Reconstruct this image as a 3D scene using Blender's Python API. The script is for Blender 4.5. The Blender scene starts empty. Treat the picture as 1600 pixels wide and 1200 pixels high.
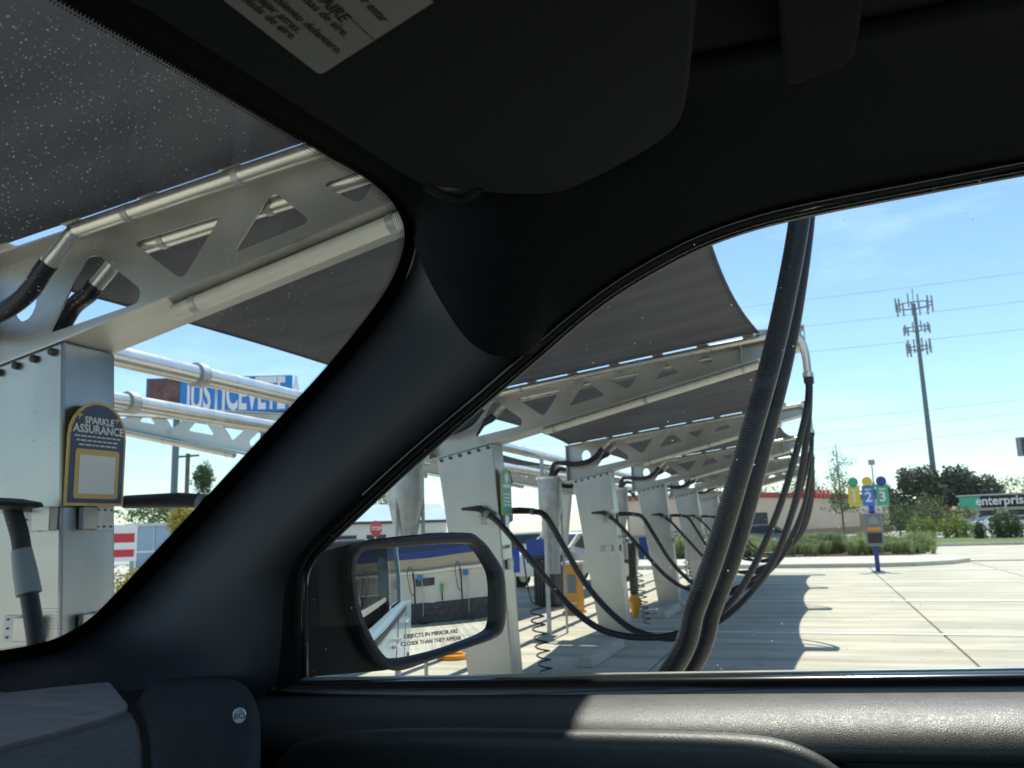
import bpy, bmesh, math, random
from mathutils import Vector, Matrix
from math import sin, cos, tan, pi, radians, atan2, sqrt

rnd = random.Random(7)
scene = bpy.context.scene
COL = scene.collection

# ------------------------------------------------------------------ camera
FPX, PITCH, ROLL, YAW, EYE = 1300.0, radians(9.9), 0.0315, radians(19.53), 1.6
F = Vector((-sin(YAW)*cos(PITCH), cos(YAW)*cos(PITCH), sin(PITCH)))
R0 = Vector((cos(YAW), sin(YAW), 0))
U0 = Vector((sin(YAW)*sin(PITCH), -cos(YAW)*sin(PITCH), cos(PITCH)))
R = R0*cos(ROLL) - U0*sin(ROLL)
U = U0*cos(ROLL) + R0*sin(ROLL)
EYEP = Vector((0, 0, EYE))
cam = bpy.data.cameras.new('camera')
cam.sensor_width = 36.0
cam.lens = 36.0*FPX/1600.0
cam.clip_start = 0.02
cam.clip_end = 3000
cam.dof.use_dof = True
cam.dof.focus_distance = 1.25
cam.dof.aperture_fstop = 11.0
camo = bpy.data.objects.new('camera', cam)
COL.objects.link(camo)
camo.matrix_world = Matrix(((R.x, U.x, -F.x, 0), (R.y, U.y, -F.y, 0), (R.z, U.z, -F.z, EYE), (0, 0, 0, 1)))
scene.camera = camo

# ------------------------------------------------------------------ sky + sun
SUN = Vector((-0.06, 1.24, 3.22)).normalized()
SUN_EL = math.asin(SUN.z)
world = bpy.data.worlds.new('World')
scene.world = world
world.use_nodes = True
nt = world.node_tree
for n in list(nt.nodes):
    nt.nodes.remove(n)
out = nt.nodes.new('ShaderNodeOutputWorld')
bg = nt.nodes.new('ShaderNodeBackground')
sky = nt.nodes.new('ShaderNodeTexSky')
sky.sky_type = 'NISHITA'
sky.sun_disc = False
sky.sun_elevation = SUN_EL
sky.sun_rotation = atan2(SUN.x, SUN.y)
sky.air_density = 1.0
sky.dust_density = 0.25
sky.ozone_density = 1.6
bg.inputs['Strength'].default_value = 0.138
# thin wispy clouds mixed over the physical sky
tc = nt.nodes.new('ShaderNodeTexCoord')
mp = nt.nodes.new('ShaderNodeMapping')
mp.inputs['Scale'].default_value = (1.2, 1.2, 5.0)
nz = nt.nodes.new('ShaderNodeTexNoise')
nz.inputs['Scale'].default_value = 2.6
nz.inputs['Detail'].default_value = 7
nz.inputs['Roughness'].default_value = 0.62
rp = nt.nodes.new('ShaderNodeValToRGB')
rp.color_ramp.elements[0].position = 0.52
rp.color_ramp.elements[0].color = (0, 0, 0, 1)
rp.color_ramp.elements[1].position = 0.78
rp.color_ramp.elements[1].color = (0.35, 0.35, 0.35, 1)
mx = nt.nodes.new('ShaderNodeMixRGB')
mx.inputs['Color2'].default_value = (7.5, 8.2, 8.6, 1)
nt.links.new(tc.outputs['Generated'], mp.inputs['Vector'])
nt.links.new(mp.outputs['Vector'], nz.inputs['Vector'])
nt.links.new(nz.outputs['Fac'], rp.inputs['Fac'])
nt.links.new(rp.outputs['Color'], mx.inputs['Fac'])
nt.links.new(sky.outputs['Color'], mx.inputs['Color1'])
tint = nt.nodes.new('ShaderNodeMixRGB'); tint.blend_type = 'MULTIPLY'; tint.inputs['Fac'].default_value = 1.0
tint.inputs['Color2'].default_value = (0.90, 1.02, 1.03, 1)
nt.links.new(mx.outputs['Color'], tint.inputs['Color1'])
nt.links.new(tint.outputs['Color'], bg.inputs['Color'])
nt.links.new(bg.outputs['Background'], out.inputs['Surface'])

sl = bpy.data.lights.new('sun', 'SUN')
sl.energy = 4.4
sl.angle = radians(0.53)
sl.color = (1.0, 0.95, 0.84)
so = bpy.data.objects.new('sun', sl)
COL.objects.link(so)
so.rotation_euler = (-SUN).to_track_quat('-Z', 'Y').to_euler()
so.location = (0, 0, 30)

scene.view_settings.view_transform = 'Standard'
scene.view_settings.look = 'None'
scene.view_settings.exposure = 0.42
scene.view_settings.gamma = 1.0
scene.view_settings.use_curve_mapping = False
try:
    scene.cycles.use_denoising = True
    scene.cycles.max_bounces = 8
    scene.cycles.transparent_max_bounces = 24
    scene.cycles.sample_clamp_indirect = 6
    scene.cycles.caustics_reflective = False
    scene.cycles.caustics_refractive = False
except Exception:
    pass

# ------------------------------------------------------------------ measuring helpers
def ray(px, py):
    return F + R*((px-800)/FPX) + U*((600-py)/FPX)
def onY(px, py, Y):
    d = ray(px, py); return EYEP + d*(Y/d.y)
def onX(px, py, X):
    d = ray(px, py); return EYEP + d*(X/d.x)
def onZ(px, py, Z):
    d = ray(px, py); return EYEP + d*((Z-EYE)/d.z)
def onD(px, py, D):
    return EYEP + ray(px, py)*D
def onP(px, py, p, n):
    d = ray(px, py); return EYEP + d*((p-EYEP).dot(n)/d.dot(n))
def dep(P):
    return (P-EYEP).dot(F)
def catmull(pts, n=8, closed=False):
    pts = [Vector(p) for p in pts]
    out = []
    N = len(pts)
    segs = N if closed else N-1
    for i in range(segs):
        p1 = pts[i]; p2 = pts[(i+1) % N]
        p0 = pts[i-1] if (i > 0 or closed) else p1*2-p2
        p3 = pts[(i+2) % N] if (i+2 < N or closed) else p2*2-p1
        for k in range(n):
            t = k/n
            out.append(0.5*((2*p1)+(p2-p0)*t+(2*p0-5*p1+4*p2-p3)*t*t+(3*p1-3*p2+p3-p0)*t**3))
    if not closed:
        out.append(pts[-1])
    return out
def pxpath(pts, n=6):
    return [(v.x, v.y) for v in catmull([(p[0], p[1], 0) for p in pts], n)]

# ------------------------------------------------------------------ materials
MATS = {}
def newmat(name):
    m = bpy.data.materials.new(name); m.use_nodes = True
    MATS[name] = m
    return m, m.node_tree, m.node_tree.nodes['Principled BSDF']
def N(t, ty, **kw):
    n = t.nodes.new(ty)
    for k, v in kw.items():
        setattr(n, k, v)
    return n
def mat(name, color, rough=0.6, metal=0.0, noise=0.0, nscale=8.0, bump=0.0, bscale=200.0, spec=0.5, stretch=None,
        coat=0.0, color2=None, detail=5, bdist=0.002, btype='noise', sheen=0.0):
    m, t, b = newmat(name)
    b.inputs['Base Color'].default_value = (*color, 1)
    b.inputs['Roughness'].default_value = rough
    b.inputs['Metallic'].default_value = metal
    b.inputs['Specular IOR Level'].default_value = spec
    b.inputs['Coat Weight'].default_value = coat
    b.inputs['Coat Roughness'].default_value = 0.06
    b.inputs['Sheen Weight'].default_value = sheen
    tc = N(t, 'ShaderNodeTexCoord')
    vec = tc.outputs['Object']
    if stretch:
        mp = N(t, 'ShaderNodeMapping'); mp.inputs['Scale'].default_value = stretch
        t.links.new(vec, mp.inputs['Vector']); vec = mp.outputs['Vector']
    if noise > 0:
        nz = N(t, 'ShaderNodeTexNoise'); nz.inputs['Scale'].default_value = nscale
        nz.inputs['Detail'].default_value = detail; nz.inputs['Roughness'].default_value = 0.65
        t.links.new(vec, nz.inputs['Vector'])
        r = N(t, 'ShaderNodeValToRGB')
        c2 = color2 or tuple(max(0, c*(1-noise)) for c in color)
        c1 = color if color2 else tuple(min(1, c*(1+noise*0.6)) for c in color)
        r.color_ramp.elements[0].position = 0.3; r.color_ramp.elements[0].color = (*c2, 1)
        r.color_ramp.elements[1].position = 0.7; r.color_ramp.elements[1].color = (*c1, 1)
        t.links.new(nz.outputs['Fac'], r.inputs['Fac'])
        t.links.new(r.outputs['Color'], b.inputs['Base Color'])
        mr = N(t, 'ShaderNodeMapRange')
        mr.inputs['To Min'].default_value = max(0.02, rough-0.12); mr.inputs['To Max'].default_value = min(1, rough+0.12)
        t.links.new(nz.outputs['Fac'], mr.inputs['Value']); t.links.new(mr.outputs['Result'], b.inputs['Roughness'])
    if bump > 0:
        if btype == 'voronoi':
            bt = N(t, 'ShaderNodeTexVoronoi'); bt.feature = 'DISTANCE_TO_EDGE'; src = bt.outputs['Distance']
        elif btype == 'wave':
            bt = N(t, 'ShaderNodeTexWave'); src = bt.outputs['Fac']
        else:
            bt = N(t, 'ShaderNodeTexNoise'); bt.inputs['Detail'].default_value = 4; src = bt.outputs['Fac']
        bt.inputs['Scale'].default_value = bscale
        t.links.new(vec, bt.inputs['Vector'])
        bp = N(t, 'ShaderNodeBump'); bp.inputs['Strength'].default_value = bump; bp.inputs['Distance'].default_value = bdist
        t.links.new(src, bp.inputs['Height']); t.links.new(bp.outputs['Normal'], b.inputs['Normal'])
    return m

mat('concrete', (0.60, 0.56, 0.435), 0.85, noise=0.16, nscale=0.9, bump=0.4, bscale=60, stretch=(0.35, 2.4, 1), detail=9)
def stained(m, amount=0.35):
    t = m.node_tree; b = t.nodes['Principled BSDF']; src = b.inputs['Base Color'].links[0].from_socket
    g_ = N(t, 'ShaderNodeNewGeometry')
    n1 = N(t, 'ShaderNodeTexNoise'); n1.inputs['Scale'].default_value = 0.55; n1.inputs['Detail'].default_value = 8; n1.inputs['Roughness'].default_value = 0.7
    n2 = N(t, 'ShaderNodeTexVoronoi'); n2.inputs['Scale'].default_value = 1.7
    mp_ = N(t, 'ShaderNodeMapping'); mp_.inputs['Scale'].default_value = (0.18, 2.2, 1)
    n3 = N(t, 'ShaderNodeTexNoise'); n3.inputs['Scale'].default_value = 1.3; n3.inputs['Detail'].default_value = 6
    for n_ in (n1, n2):
        t.links.new(g_.outputs['Position'], n_.inputs['Vector'])
    t.links.new(g_.outputs['Position'], mp_.inputs['Vector']); t.links.new(mp_.outputs['Vector'], n3.inputs['Vector'])
    def ramp(src_, p0, p1, c0, c1):
        r_ = N(t, 'ShaderNodeValToRGB'); r_.color_ramp.elements[0].position = p0; r_.color_ramp.elements[1].position = p1
        r_.color_ramp.elements[0].color = (c0, c0, c0, 1); r_.color_ramp.elements[1].color = (c1, c1, c1, 1)
        t.links.new(src_, r_.inputs['Fac']); return r_.outputs['Color']
    cur = src
    for k_, sc in enumerate((ramp(n1.outputs['Fac'], 0.35, 0.62, 1-amount*0.6, 1.0), ramp(n2.outputs['Distance'], 0.02, 0.11, 1-amount, 1.0), ramp(n3.outputs['Fac'], 0.38, 0.6, 1-amount*0.7, 1.02))):
        mm = N(t, 'ShaderNodeMixRGB'); mm.blend_type = 'MULTIPLY'; mm.inputs['Fac'].default_value = 1.0
        t.links.new(cur, mm.inputs['Color1']); t.links.new(sc, mm.inputs['Color2']); cur = mm.outputs['Color']
    t.links.new(cur, b.inputs['Base Color'])
stained(MATS['concrete'])
mat('concrete_grey', (0.5, 0.49, 0.45), 0.85, noise=0.2, nscale=3, bump=0.4, bscale=60)
mat('joint', (0.25, 0.225, 0.18), 0.9, noise=0.3, nscale=2)
mat('kerb_concrete', (0.52, 0.50, 0.42), 0.85, noise=0.15, nscale=2, bump=0.3, bscale=60)
mat('road_paint', (0.85, 0.85, 0.82), 0.6, noise=0.12, nscale=6)
mat('steel', (0.52, 0.52, 0.51), 0.33, metal=1.0, noise=0.16, nscale=1.6, bump=0.12, bscale=30, stretch=(1, 1, 0.25), detail=6)
stained(MATS['steel'], 0.22)
mat('steel_bright', (0.80, 0.78, 0.72), 0.30, metal=0.75, noise=0.12, nscale=5)
mat('beam_paint', (0.64, 0.63, 0.59), 0.40, metal=0.72, noise=0.12, nscale=1.3)
stained(MATS['beam_paint'], 0.22)
mat('white_tube', (0.80, 0.77, 0.68), 0.4, noise=0.1, nscale=4)
mat('galvanised', (0.55, 0.56, 0.56), 0.5, metal=0.5, noise=0.25, nscale=9)
mat('bolt_dark', (0.10, 0.085, 0.07), 0.6, metal=0.4)
mat('hose_black', (0.012, 0.012, 0.018), 0.32, noise=0.2, nscale=20)
mat('rubber', (0.014, 0.014, 0.015), 0.55)
mat('gloss_black', (0.012, 0.012, 0.014), 0.18, coat=0.5)
mat('coupling_grey', (0.22, 0.25, 0.27), 0.4)
mat('plastic_dark', (0.020, 0.023, 0.028), 0.5, bump=0.12, bscale=900)
mat('pillar_fabric', (0.030, 0.036, 0.047), 0.55, noise=0.3, color2=(0.017, 0.021, 0.030), nscale=420, detail=1, stretch=(1, 1, 2.5), bump=0.35, bscale=900, bdist=0.0006, spec=0.7)
mat('headliner_fabric', (0.014, 0.016, 0.020), 0.95, noise=0.3, color2=(0.005, 0.007, 0.011), nscale=380, detail=1, bump=0.35, bscale=700, bdist=0.0008, spec=0.15)
mat('visor_fabric', (0.022, 0.028, 0.031), 0.9, noise=0.3, color2=(0.012, 0.016, 0.018), nscale=380, detail=1, bump=0.3, bscale=800, bdist=0.0006, spec=0.2)
mat('leather', (0.068, 0.075, 0.071), 0.46, bump=0.55, bscale=520, btype='voronoi', bdist=0.0007, noise=0.08, nscale=40, spec=0.9)
mat('suede', (0.38, 0.30, 0.28), 0.9, noise=0.3, color2=(0.20, 0.155, 0.15), nscale=11, bump=0.3, bscale=500, stretch=(1, 3.5, 1), sheen=0.25)
mat('speaker_cloth', (0.15, 0.125, 0.125), 0.9, noise=0.5, color2=(0.012, 0.011, 0.013), nscale=330, detail=2, bump=0.8, bscale=700, sheen=0.2, bdist=0.001)
mat('label_white', (0.30, 0.31, 0.30), 0.6)
mat('label_ink', (0.03, 0.03, 0.03), 0.7)
mat('pod_cloth', (0.058, 0.066, 0.075), 0.9, noise=0.4, color2=(0.008, 0.010, 0.014), nscale=360, detail=2, bump=0.6, bscale=700, bdist=0.001)
mat('frit', (0.010, 0.010, 0.011), 0.8, spec=0.1)
mat('badge_metal', (0.75, 0.78, 0.82), 0.25, metal=0.6)
mat('car_paint_silver', (0.24, 0.36, 0.43), 0.4, metal=0.05, coat=0.35)
mat('car_paint_black', (0.012, 0.014, 0.018), 0.16, coat=1.0)
mat('mirror_shell', (0.008, 0.010, 0.014), 0.35, spec=0.3)
mat('decal_navy', (0.045, 0.07, 0.15), 0.4, noise=0.1)
mat('decal_gold', (0.66, 0.45, 0.13), 0.45)
mat('decal_white', (0.78, 0.78, 0.76), 0.5)
mat('decal_teal', (0.05, 0.36, 0.30), 0.45)
mat('decal_green', (0.05, 0.42, 0.26), 0.45)
mat('sign_blue', (0.02, 0.09, 0.50), 0.4)
mat('post_blue', (0.015, 0.05, 0.26), 0.4)
mat('sign_yellow', (0.75, 0.60, 0.06), 0.45)
mat('sign_red', (0.55, 0.03, 0.04), 0.45)
mat('sign_orange', (0.85, 0.30, 0.02), 0.45)
mat('billboard_blue', (0.03, 0.22, 0.62), 0.5)
mat('billboard_dark', (0.03, 0.02, 0.03), 0.5, noise=0.5, nscale=1.2, color2=(0.22, 0.10, 0.08))
mat('screen_black', (0.008, 0.008, 0.01), 0.15)
mat('machine_grey', (0.20, 0.22, 0.25), 0.45)
mat('bin_brown', (0.022, 0.018, 0.015), 0.5, noise=0.2)
mat('machine_orange', (0.80, 0.34, 0.02), 0.4)
mat('stucco_beige', (0.62, 0.50, 0.38), 0.9, noise=0.1, nscale=0.5, bump=0.3, bscale=30)
mat('stucco_cream', (0.68, 0.65, 0.56), 0.9, noise=0.08, nscale=0.5, bump=0.3, bscale=30)
mat('stucco_grey', (0.50, 0.50, 0.49), 0.9, noise=0.1, nscale=0.5)
mat('wall_white', (0.74, 0.73, 0.70), 0.85, noise=0.08, nscale=0.4)
mat('roof_red', (0.33, 0.045, 0.03), 0.7, noise=0.15, nscale=1)
mat('roof_dark', (0.045, 0.05, 0.055), 0.7, noise=0.2, nscale=1)
mat('roof_paleblue', (0.30, 0.42, 0.52), 0.45, noise=0.1, nscale=0.6)
mat('awning_navy', (0.012, 0.02, 0.05), 0.95, noise=0.15, spec=0.05)
mat('awning_blue', (0.012, 0.035, 0.17), 0.5, noise=0.1)
mat('stone_dark', (0.075, 0.072, 0.070), 0.85, noise=0.6, nscale=6)
mat('window_dark', (0.03, 0.04, 0.05), 0.12)
mat('garage_brown', (0.36, 0.23, 0.15), 0.7)
mat('bark', (0.12, 0.095, 0.07), 0.9, noise=0.3, nscale=4)
mat('wood_pole', (0.16, 0.12, 0.09), 0.9, noise=0.3, nscale=2)
mat('tower_grey', (0.16, 0.20, 0.20), 0.6, metal=0.2)
mat('antenna_grey', (0.30, 0.34, 0.34), 0.6)
mat('wire', (0.28, 0.32, 0.36), 0.7)
mat('lawn', (0.10, 0.15, 0.035), 0.95, noise=0.35, nscale=2.5, bump=0.5, bscale=20)
mat('mulch', (0.10, 0.06, 0.04), 0.95, noise=0.4, nscale=8)
mat('far_ground', (0.40, 0.39, 0.34), 0.95, noise=0.2, nscale=0.05)
mat('tyre', (0.015, 0.015, 0.016), 0.8)
mat('rim', (0.45, 0.46, 0.47), 0.3, metal=0.8)
mat('paint_white', (0.75, 0.75, 0.74), 0.25, coat=0.7)
mat('paint_grey', (0.20, 0.21, 0.22), 0.25, coat=0.7)
mat('paint_red', (0.40, 0.03, 0.03), 0.25, coat=0.7)
mat('lamp_red', (0.45, 0.02, 0.02), 0.3)
mat('fence_white', (0.70, 0.72, 0.73), 0.6)
mat('amber', (0.80, 0.30, 0.01), 0.25)

def leafmat(name, c1, c2, scale=2.0, trans=0.3):
    m, t, b = newmat(name)
    tc = N(t, 'ShaderNodeTexCoord'); nz = N(t, 'ShaderNodeTexNoise')
    nz.inputs['Scale'].default_value = scale; nz.inputs['Detail'].default_value = 6
    r = N(t, 'ShaderNodeValToRGB')
    r.color_ramp.elements[0].position = 0.35; r.color_ramp.elements[0].color = (*c2, 1)
    r.color_ramp.elements[1].position = 0.65; r.color_ramp.elements[1].color = (*c1, 1)
    t.links.new(tc.outputs['Object'], nz.inputs['Vector']); t.links.new(nz.outputs['Fac'], r.inputs['Fac'])
    t.links.new(r.outputs['Color'], b.inputs['Base Color'])
    b.inputs['Roughness'].default_value = 0.55
    tr = N(t, 'ShaderNodeBsdfTranslucent'); t.links.new(r.outputs['Color'], tr.inputs['Color'])
    ms = N(t, 'ShaderNodeMixShader'); ms.inputs['Fac'].default_value = trans
    t.links.new(b.outputs['BSDF'], ms.inputs[1]); t.links.new(tr.outputs['BSDF'], ms.inputs[2])
    t.links.new(ms.outputs['Shader'], t.nodes['Material Output'].inputs['Surface'])
    return m
leafmat('leaf_dark', (0.085, 0.125, 0.055), (0.035, 0.06, 0.03))
leafmat('leaf_oak', (0.10, 0.135, 0.085), (0.05, 0.075, 0.05))
leafmat('leaf_mid', (0.11, 0.18, 0.05), (0.05, 0.09, 0.03))
leafmat('leaf_bright', (0.26, 0.33, 0.05), (0.12, 0.18, 0.04))
leafmat('leaf_yellow', (0.45, 0.38, 0.06), (0.24, 0.24, 0.05))
leafmat('leaf_olive', (0.20, 0.22, 0.09), (0.10, 0.12, 0.05))
leafmat('grass_blade', (0.30, 0.38, 0.14), (0.15, 0.20, 0.09), 0.5, 0.45)

def fabricmat():
    m, t, b = newmat('sail_fabric')
    tc = N(t, 'ShaderNodeTexCoord')
    nz = N(t, 'ShaderNodeTexNoise'); nz.inputs['Scale'].default_value = 1.2; nz.inputs['Detail'].default_value = 8
    mp = N(t, 'ShaderNodeMapping'); mp.inputs['Scale'].default_value = (1, 4, 1)
    t.links.new(tc.outputs['Object'], mp.inputs['Vector']); t.links.new(mp.outputs['Vector'], nz.inputs['Vector'])
    r = N(t, 'ShaderNodeValToRGB')
    r.color_ramp.elements[0].color = (0.13, 0.132, 0.148, 1); r.color_ramp.elements[0].position = 0.3
    r.color_ramp.elements[1].color = (0.175, 0.175, 0.19, 1); r.color_ramp.elements[1].position = 0.7
    t.links.new(nz.outputs['Fac'], r.inputs['Fac'])
    t.links.new(r.outputs['Color'], b.inputs['Base Color'])
    b.inputs['Roughness'].default_value = 0.95
    tr = N(t, 'ShaderNodeBsdfTranslucent'); t.links.new(r.outputs['Color'], tr.inputs['Color'])
    ms = N(t, 'ShaderNodeMixShader'); ms.inputs['Fac'].default_value = 0.5
    t.links.new(b.outputs['BSDF'], ms.inputs[1]); t.links.new(tr.outputs['BSDF'], ms.inputs[2])
    t.links.new(ms.outputs['Shader'], t.nodes['Material Output'].inputs['Surface'])
fabricmat()

def glassmat(name, scale, dens, grad_from=None, grad_to=None, tint=(0.93, 0.96, 0.96), streak=0.0):
    """clear pane with dried water spots / dust that scatter light"""
    m, t, b = newmat(name)
    t.nodes.remove(b)
    tr = N(t, 'ShaderNodeBsdfTransparent'); tr.inputs['Color'].default_value = (*tint, 1)
    gl = N(t, 'ShaderNodeBsdfGlossy'); gl.inputs['Roughness'].default_value = 0.02
    g0 = N(t, 'ShaderNodeNewGeometry')
    dt = N(t, 'ShaderNodeVectorMath', operation='DOT_PRODUCT')
    t.links.new(g0.outputs['Incoming'], dt.inputs[0]); t.links.new(g0.outputs['Normal'], dt.inputs[1])
    ab = N(t, 'ShaderNodeMath', operation='ABSOLUTE'); t.links.new(dt.outputs['Value'], ab.inputs[0])
    om = N(t, 'ShaderNodeMath', operation='SUBTRACT'); om.inputs[0].default_value = 1.0; t.links.new(ab.outputs[0], om.inputs[1])
    pw = N(t, 'ShaderNodeMath', operation='POWER'); pw.inputs[1].default_value = 5.0; t.links.new(om.outputs[0], pw.inputs[0])
    fr = N(t, 'ShaderNodeMath', operation='MULTIPLY_ADD'); fr.inputs[1].default_value = 0.5; fr.inputs[2].default_value = 0.008
    t.links.new(pw.outputs[0], fr.inputs[0])
    m1 = N(t, 'ShaderNodeMixShader')
    t.links.new(fr.outputs[0], m1.inputs['Fac']); t.links.new(tr.outputs['BSDF'], m1.inputs[1]); t.links.new(gl.outputs['BSDF'], m1.inputs[2])
    # spots
    geo = N(t, 'ShaderNodeNewGeometry')
    vo = N(t, 'ShaderNodeTexVoronoi'); vo.inputs['Scale'].default_value = scale
    t.links.new(geo.outputs['Position'], vo.inputs['Vector'])
    sep = N(t, 'ShaderNodeSeparateColor'); t.links.new(vo.outputs['Color'], sep.inputs['Color'])
    # density mask from position
    big = N(t, 'ShaderNodeTexNoise'); big.inputs['Scale'].default_value = 9
    t.links.new(geo.outputs['Position'], big.inputs['Vector'])
    dm = N(t, 'ShaderNodeMath', operation='MULTIPLY'); dm.inputs[1].default_value = dens
    t.links.new(big.outputs['Fac'], dm.inputs[0])
    dsrc = dm.outputs[0]
    if grad_from is not None:
        g = Vector(grad_to)-Vector(grad_from)
        vs = N(t, 'ShaderNodeVectorMath', operation='SUBTRACT'); vs.inputs[1].default_value = grad_from
        t.links.new(geo.outputs['Position'], vs.inputs[0])
        vd = N(t, 'ShaderNodeVectorMath', operation='DOT_PRODUCT'); vd.inputs[1].default_value = g/g.length_squared
        t.links.new(vs.outputs[0], vd.inputs[0])
        mr = N(t, 'ShaderNodeMapRange'); mr.inputs['To Min'].default_value = 0.03; mr.inputs['To Max'].default_value = 1.0; mr.inputs['From Max'].default_value = 1.25
        vp_ = N(t, 'ShaderNodeMath', operation='POWER'); vp_.inputs[1].default_value = 1.5; vp_.use_clamp = True
        vm = N(t, 'ShaderNodeMath', operation='MAXIMUM'); vm.inputs[1].default_value = 0.0; t.links.new(vd.outputs['Value'], vm.inputs[0])
        t.links.new(vm.outputs[0], vp_.inputs[0]); t.links.new(vp_.outputs[0], mr.inputs['Value'])
        d2 = N(t, 'ShaderNodeMath', operation='MULTIPLY'); t.links.new(dsrc, d2.inputs[0]); t.links.new(mr.outputs['Result'], d2.inputs[1])
        dsrc = d2.outputs[0]
    pick = N(t, 'ShaderNodeMath', operation='LESS_THAN'); t.links.new(sep.outputs['Red'], pick.inputs[0]); t.links.new(dsrc, pick.inputs[1])
    rad = N(t, 'ShaderNodeMapRange'); rad.inputs['To Min'].default_value = 0.12; rad.inputs['To Max'].default_value = 0.34
    t.links.new(sep.outputs['Green'], rad.inputs['Value'])
    ins = N(t, 'ShaderNodeMath', operation='LESS_THAN'); t.links.new(vo.outputs['Distance'], ins.inputs[0]); t.links.new(rad.outputs['Result'], ins.inputs[1])
    a = N(t, 'ShaderNodeMath', operation='MULTIPLY'); t.links.new(pick.outputs[0], a.inputs[0]); t.links.new(ins.outputs[0], a.inputs[1])
    bp = N(t, 'ShaderNodeMath', operation='POWER'); bp.inputs[1].default_value = 2.2; t.links.new(sep.outputs['Blue'], bp.inputs[0])
    br = N(t, 'ShaderNodeMath', operation='MULTIPLY'); t.links.new(a.outputs[0], br.inputs[0]); t.links.new(bp.outputs[0], br.inputs[1])
    haze = N(t, 'ShaderNodeMath', operation='ADD'); haze.inputs[1].default_value = streak
    t.links.new(br.outputs[0], haze.inputs[0])
    if grad_from is not None:
        hz = N(t, 'ShaderNodeMath', operation='MULTIPLY'); hz.inputs[1].default_value = 0.05
        t.links.new(mr.outputs['Result'], hz.inputs[0])
        h2 = N(t, 'ShaderNodeMath', operation='ADD'); t.links.new(haze.outputs[0], h2.inputs[0]); t.links.new(hz.outputs[0], h2.inputs[1]); haze = h2
    df = N(t, 'ShaderNodeBsdfDiffuse'); df.inputs['Color'].default_value = (0.75, 0.78, 0.82, 1)
    tl = N(t, 'ShaderNodeBsdfTranslucent'); tl.inputs['Color'].default_value = (0.85, 0.87, 0.9, 1)
    md = N(t, 'ShaderNodeMixShader'); md.inputs['Fac'].default_value = 0.75
    t.links.new(df.outputs['BSDF'], md.inputs[1]); t.links.new(tl.outputs['BSDF'], md.inputs[2])
    m2 = N(t, 'ShaderNodeMixShader')
    t.links.new(haze.outputs[0], m2.inputs['Fac']); t.links.new(m1.outputs['Shader'], m2.inputs[1]); t.links.new(md.outputs['Shader'], m2.inputs[2])
    t.links.new(m2.outputs['Shader'], t.nodes['Material Output'].inputs['Surface'])
    return m

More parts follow.
